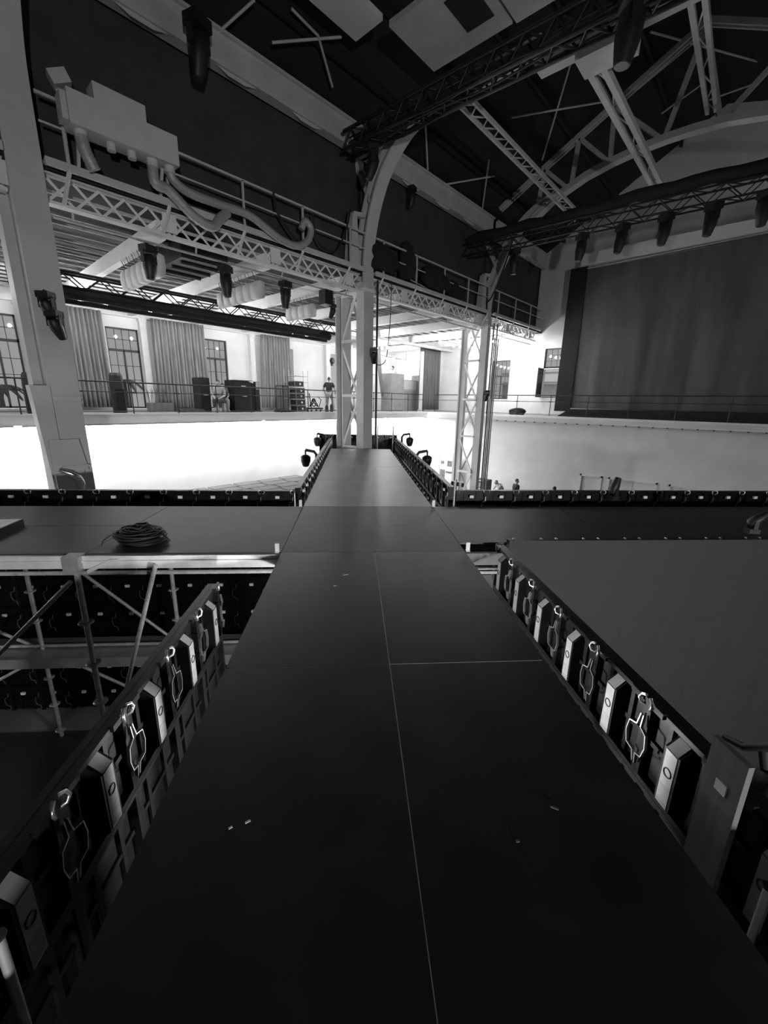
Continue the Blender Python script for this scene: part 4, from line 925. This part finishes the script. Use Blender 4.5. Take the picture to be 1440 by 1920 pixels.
def tower(label, a, b, h_, w_=.44):
    t = thing('tower_speaker', label, 'speaker', (a,b,1.0), group='black tower speakers on the left gallery')
    mb = MB(); L = [(0,w_/2),(.7*h_,w_/2),(.93*h_,w_/2*.92),(h_,w_/2*.7)]; vs = []
    for z, r in L:
        for k in range(12): an = 2*math.pi*k/12; vs.append((a+r*math.cos(an)*1.0,b+r*math.sin(an)*.9,1.0+z))
    mb.add(vs, [(i*12+k,i*12+(k+1)%12,i*12+12+(k+1)%12,i*12+12+k) for i in range(3) for k in range(12)]+[tuple(range(11,-1,-1)),tuple(range(36,48))], 0, False); mb.build('cabinet', black, t)
    MB().box(a-.14,a+.14,b-w_/2*.9-.01,b-w_/2*.8,1.1,1.0+.6*h_).build('grille', black_matt, t)
tower('rounded black tower speaker at the curtain right of the near column', 5.05, 17.5, 1.38, .46)
tower('rounded black tower speaker half behind the near column', 2.62, 17.5, 1.25, .4)
t = thing('column_speaker', 'slim black column speaker beside the third grey curtain', 'speaker', (11.0,18,1)); MB().box(10.85,11.05,17.9,18.1,1.06,2.35).build('cabinet', black, t); MB().box(10.8,11.1,17.85,18.15,1.0,1.06).build('foot', black, t); MB().box(10.87,11.03,17.89,17.9,2.0,2.33).build('display', crate_mat, t)
for k, (z0, z1, dx) in enumerate(((1.0,1.3,.05),(1.31,1.6,.02),(1.61,1.88,0),(1.89,2.15,0),(2.2,2.46,-.06))):
    t = case('equipment_box', 'black equipment box in the stack on the gallery, %s' % ('lowest','second from the floor','third from the floor','fourth from the floor','topmost')[k], 12.75+dx, 13.3+dx, 17.4, 17.95, z0, z1, black, 'box', 'stacked black equipment boxes', dcurtain_mat, False)
    MB().lathe([(.05,-.01),(.05,0)], (13.08+dx,17.4,(z0+z1)/2), 10, axis='y').build('lamp_disc', label_white, t)
case('flight_case', 'grey trunk behind the stack of equipment boxes', 12.4, 12.75, 18.0, 18.6, 1.0, 2.25, dcurtain_mat, 'case', None, black)
t = thing('wire_shelf', 'thin wire shelf rack behind the stacked equipment boxes', 'shelf', (13.5,18.4,1))
for a in (13.0,14.2):
    for b in (18.3,18.7): MB().tube((a,b,1.0),(a,b,3.05),.014,5).build('upright', alu_dull, t)
for z in (1.4,1.75,2.1,2.45,2.75): MB().box(12.98,14.22,18.28,18.72,z,z+.02).build('shelf', alu_dull, t)
t = thing('drum_trolley', 'dark trolley heaped with cable and stands left of the standing person', 'trolley', (14.0,17.6,1))
MB().box(13.6,14.4,17.35,17.85,1.12,1.2).build('platform', black, t)
for a in (13.7,14.3):
    for b in (17.42,17.78): MB().tube((a,b-.02,1.06),(a,b+.02,1.06),.055,10).build('wheel', rubber, t)
for k in range(6):
    an = k*1.05; MB().path([(14.0+.25*math.cos(an+.3*q)*(1-.1*q),17.6+.2*math.sin(an+.6*q),1.25+.1*q) for q in range(5)], .03, 5).build('stand_leg', black, t)
MB().path([(13.75,17.5,1.2),(13.6,17.45,1.9)], .025, 6).build('push_bar', black, t); MB().path([(14.25,17.5,1.2),(14.4,17.5,1.6),(14.2,17.5,1.75)], .02, 6).build('push_bar', black, t)
for i, (a, h_) in enumerate(((14.62,.32),(14.95,.38))):
    t = thing('floor_lamp_can', ('small black lamp can on the gallery floor left of the last pilaster','small black lamp can on the gallery floor at the standing person')[i], 'lamp', (a,17.3,1.0), group='small lamp cans on the gallery floor')
    MB().lathe([(.09,0),(.1,.04),(.08,.06),(.085,h_*.8),(.05,h_)], (a,17.3,1.0), 10).build('can', black, t); MB().path([(a-.1,17.3,1.05),(a-.1,17.3,1.0+h_*.7),(a,17.3,1.0+h_+.04),(a+.1,17.3,1.0+h_*.7),(a+.1,17.3,1.05)], .012, 5).build('yoke', black, t)
t = thing('wall_fan', 'round dark fan on the wall behind the standing person', 'fan', (18.4,21.1,4.0)); MB().lathe([(.17,0),(.19,-.05),(.12,-.14)], (18.35,21.15,4.0), 14, axis='y').build('cage', black, t); MB().box(18.3,18.4,21.1,21.2,3.7,3.95).build('arm', black, t)
t = thing('wall_speaker', 'long dark speaker hung on the left wall behind the centre column', 'speaker', (18.9,21.1,4.1)); MB().box(18.78,19.02,20.95,21.2,3.9,4.75).build('cabinet', black, t); MB().box(18.8,19.0,20.93,20.95,3.95,4.7).build('grille', black_matt, t)
t = thing('planter', 'low dark planter with leaves at the foot of the second window', 'planter', (6.9,18.6,1)); MB().box(6.4,7.3,18.4,18.8,1.0,1.35).build('trough', dcurtain_mat, t)
for k in range(14):
    x = 6.45+.06*k; an = random.uniform(-.8,.8); MB().add([(x,18.6,1.33),(x+.03,18.62,1.33),(x+.05+.15*an,18.6+.1*an,1.75),(x+.02+.25*an,18.6,1.95)], [(0,1,2,3)]).build('leaf', leaf_mat, t)
t = thing('pallet', 'flat wooden pallet lying below the wide grey curtain', 'pallet', (8.1,18.0,1.0))
for k in range(5): MB().box(7.3+.2*k,7.46+.2*k,17.7,18.5,1.1,1.125).build('slat', wood_mat, t)
for y in (17.7,18.05,18.4): MB().box(7.3,8.26,y,y+.1,1.0,1.1).build('bearer', wood_mat, t)
blob('floor_cloth', 'dark cloth heap on the gallery floor under the third grey curtain', (11.9,17.3,1.05), (.55,.3,.07), 12, 'cloth')
# crates right of the centre column
g = 'grey crates on the gallery right of the centre column'
case('storage_crate', 'tall grey crate in front of the person behind the crates', 19.7, 20.9, 17.3, 18.1, 1.0, 3.22, crate_mat, 'crate', g, crate_mat, False)
case('storage_crate', 'pale crate right beside the centre column', 17.8, 18.6, 17.4, 18.2, 1.0, 3.1, unit_mat, 'crate', g, crate_mat, False)
case('storage_crate', 'low wide crate left of the corner post', 21.15, 22.5, 17.5, 18.3, 1.0, 2.3, crate_mat, 'crate', g, unit_mat, False)
case('storage_crate', 'wide crate lying on top of the low wide crate', 21.1, 22.5, 17.5, 18.3, 2.31, 2.92, unit_mat, 'crate', g, crate_mat, False)
case('storage_crate', 'slim upright crate between the low crates and the corner post', 22.55, 22.95, 17.2, 18.0, 1.0, 3.25, crate_mat, 'crate', g, crate_mat, False)
blob('cable_heap', 'heap of black cable on the end gallery below the open window', (22.95,10.6,1.14), (.32,.5,.2), 21, 'cables')
# ---------------------------------------------------------------- on the hall floor
def board(label, b0, b1, z1, mk):
    t = thing('poster_board', label, 'poster board', (22.2,(b0+b1)/2,FLOOR), group='poster boards against the end wall')
    MB().box(22.2,22.24,b0,b1,FLOOR+.05,z1).build('panel', paper, t); MB().box(22.1,22.4,b0+.05,b0+.12,FLOOR,FLOOR+.05).build('foot', alu_dull, t); MB().box(22.1,22.4,b1-.12,b1-.05,FLOOR,FLOOR+.05).build('foot', alu_dull, t)
    for i, (u0,u1,v0,v1,kind) in enumerate(mk):
        MB().box(22.195,22.2,b1-(b1-b0)*u1,b1-(b1-b0)*u0,FLOOR+(z1-FLOOR)*v0,FLOOR+(z1-FLOOR)*v1).build('picture' if kind else 'text_line', print_dark if kind else dcurtain_mat, t)
board('plain pale poster board with two faint text lines, left of the pair', 15.2, 16.2, -1.55, [(.1,.75,.86,.87,0),(.1,.9,.76,.77,0)])
board('poster board with dark pictures, right of the pair', 14.2, 15.18, -1.5, [(.05,.45,.27,.55,1),(.5,.98,.47,.52,1),(.6,.95,.65,.8,1),(.1,.35,.7,.78,1),(.3,.98,.08,.2,1)])
t = thing('roll_banner', 'narrow plain banner standing beside the poster boards', 'banner', (22.1,13.9,FLOOR)); MB().box(22.1,22.13,13.55,14.1,FLOOR+.1,-1.6).build('sheet', unit_mat, t); MB().box(22.02,22.2,13.5,14.15,FLOOR,FLOOR+.1).build('foot', alu_dull, t)
t = thing('equipment_cart', 'black equipment cart with pale front frame right of the third column', 'cart', (20.5,11.1,FLOOR))
MB().box(20.2,20.9,10.75,11.45,FLOOR+.12,-2.5).build('body', black, t)
MB().box(20.14,20.2,10.75,10.82,-3.4,-2.48).box(20.14,20.2,11.38,11.45,-3.4,-2.48).box(20.14,20.2,10.75,11.45,-2.55,-2.48).box(20.14,20.2,10.75,11.45,-3.0,-2.93).build('front_frame', unit_mat, t)
MB().box(20.16,20.2,10.95,11.25,-2.88,-2.62).build('screen', crate_mat, t)
for x in (20.3,20.8):
    for y in (10.85,11.35): MB().tube((x,y-.02,FLOOR+.06),(x,y+.02,FLOOR+.06),.06,10).build('wheel', rubber, t)
t = thing('light_stand', 'dark tripod stand with small lamps at the foot of the third column', 'light stand', (17.5,10.9,FLOOR))
MB().tube((17.5,10.9,FLOOR+.3),(17.5,10.9,-2.1),.025).build('mast', black, t); MB().tube((17.5,10.5,-2.2),(17.5,11.2,-2.2),.02).build('cross_bar', alu_dull, t)
for an in (0,2.1,4.2): MB().tube((17.5,10.9,FLOOR+.5),(17.5+.5*math.cos(an),10.9+.5*math.sin(an),FLOOR+.015),.015).build('leg', black, t)
for y in (10.55,10.85,11.15): MB().lathe([(.06,0),(.08,-.08),(.07,-.2)], (17.5,y,-2.22), 9).build('lamp', black, t)
pf = thing('panel_platform', 'low platform of dark square panels between light joints, beyond the left led wall', 'platform', (7,12.4,-1.3))
MB().box(3.9,9.6,10.9,13.2,-1.34,-1.26).build('bed', label_white, pf)
pm = MB().box(.03,.85,.03,.54,0,.03).mesh('platform_panel')
for i in range(6):
    for j in range(4): obj('platform_panel', pm, dcurtain_mat, pf, WM[pf.name].inverted() @ T(4.05+.9*i+.12*(j%2),10.95+.56*j,-1.26))
for x in (4.1,9.4):
    for y in (11.1,13.0): MB().box(x-.05,x+.05,y-.05,y+.05,FLOOR,-1.34).build('leg', alu_dull, pf)
t = thing('foot_bundle', 'crumpled foil and rope tied at the foot of the near column', 'bundle', (1.85,9.95,-.3))
MB().path([(1.7,10.0,.18),(1.85,9.93,.1),(1.98,9.92,0),(2.03,9.93,-.12),(2.0,9.95,-.25)], [.04,.06,.05,.035,.03], 7).build('foil', bright_metal, t); MB().box(1.62,1.9,9.98,10.04,-.6,.1).build('flap', iron, t)
# ---------------------------------------------------------------- on the stage
cl = thing('cable_coil', 'heap of coiled black cable on the left half of the cross stage', 'cable', M=STAGE @ T(-2.42,4.62,0))
rnd = random.Random(5)
for k in range(64):
    r_ = rnd.uniform(.06,.25); cx_, cy_ = rnd.uniform(-.05,.05), rnd.uniform(-.05,.05); tz = rnd.uniform(.012,.19)*(1-.45*(r_-.06)/.19); ti = rnd.uniform(-.12,.12); a0 = rnd.uniform(0,6)
    obj('loop', MB().path([(cx_+r_*math.cos(a0+t),cy_+r_*.8*math.sin(a0+t),max(.008,tz+ti*r_*math.cos(t)+.006*math.sin(3*t))) for t in [2*math.pi*i/18 for i in range(18)]], .009, 5, closed=True).mesh('loop'), rubber, cl)
for sx in (-1,1): obj('loose_end', MB().path([(sx*.2,0,.1),(sx*.28,-.02,.09),(sx*.36,-.06,.03),(sx*.33,-.14,.008)], .007, 5).mesh('loose_end'), rubber, cl)
fc = thing('flat_case', 'flat dark case with a pale lid on the left end of the cross stage', 'case', M=STAGE @ T(-4.42,4.9,0,.12))
obj('body', MB().box(-.6,.36,-.27,.3,0,.085).mesh('body'), black, fc); obj('lid', MB().box(.06,.35,-.14,.29,.085,.092).mesh('lid'), alu_dull, fc); obj('foam', MB().box(-.58,.04,-.25,.29,.085,.1).mesh('foam'), rubber, fc)
g = 'small tape scraps on the runway'
for i, (s_, r_, L, an) in enumerate(((-.08,3.62,.05,.3),(-.17,3.38,.025,.2),(-.47,1.25,.014,.6),(-.41,1.27,.02,.5),(.61,1.14,.014,.1),(.81,1.26,.03,-.5))):
    o = obj('tape_scrap', MB().box(-L/2,L/2,-.004,.004,0,.002).mesh('tape_scrap'), label_white if i < 4 else concrete, None, STAGE @ T(s_,r_,.0005,an))
    tag(o, ('pale tape scrap on the runway near the crossing','faint tape scrap just nearer than the pale one by the crossing','tiny bright tape scrap in the left foreground, left of two','tiny bright tape scrap in the left foreground, right of two','faint scrap in the right foreground, lower one','faint curved scrap in the right foreground, upper one')[i], 'tape', g)
mlight('black moving light lying at the near edge of the right half of the cross stage', S(5.05,4.7,.02), .5, .38, .8, None, True)
mlight('black moving light standing on the led wall at the right half of the cross stage', S(4.4,6.62,.0), 1.0, .46, .3, None, True)
pk = thing('upright_plank', 'pale worn plank standing in the gap at the right foreground', 'plank', M=STAGE @ T(1.5,1.24,FLOOR))
MB(STAGE).box(1.485,1.51,1.16,1.32,-1.6,.27).build('board', wood_mat, pk); MB(STAGE).box(1.478,1.485,1.21,1.26,.07,.12).build('tape_patch', label_white, pk); MB(STAGE).box(1.5,1.56,1.2,1.28,FLOOR,-1.6).build('post', galv, pk)
t = thing('truss_lamp', 'black lamp with a forked arm beside the plank at the right edge', 'stage light', M=STAGE @ T(2.0,1.55,-.2))
MB(STAGE).path([(1.95,1.68,-.1),(1.95,1.57,-.06),(1.96,1.48,.03),(2.02,1.38,.1)], [.014,.02,.022,.022], 6).build('forked_arm', rubber, t)
MB(STAGE).path([(1.97,1.5,.0),(2.02,1.48,-.2),(2.0,1.52,-1.6)], .025, 6).build('stem', rubber, t)
hd = MB(STAGE).lathe([(.05,.1),(.11,.06),(.115,-.06),(.08,-.12)], (2.02,1.42,-.2), 14).build('head', rubber, t)
MB(STAGE).path([(2.02+.118*math.cos(q*.52),1.42+.118*math.sin(q*.52),-.18) for q in range(12)], .008, 5, closed=True).build('rim', alu_dull, hd)
MB(STAGE).box(1.96,2.04,1.48,1.56,FLOOR,-1.6).build('post', galv, t)
for lb, (s_, r_, zt) in (('thin pale tube standing in the left gap at the bottom left corner',(-1.0,.89,.1)),('thin pale tube standing in the right gap at the right edge',(1.5,1.0,-.1))):
    p_ = thing('gap_tube', lb, 'tube', M=STAGE @ T(s_,r_,FLOOR), group='tubes in the runway gaps'); MB(STAGE).tube((s_,r_,FLOOR),(s_,r_,zt),.013,8).build('tube', alu_dull, p_); MB(STAGE).tube((s_,r_,zt),(s_,r_,zt+.01),.02,8).build('cap', rubber, p_)
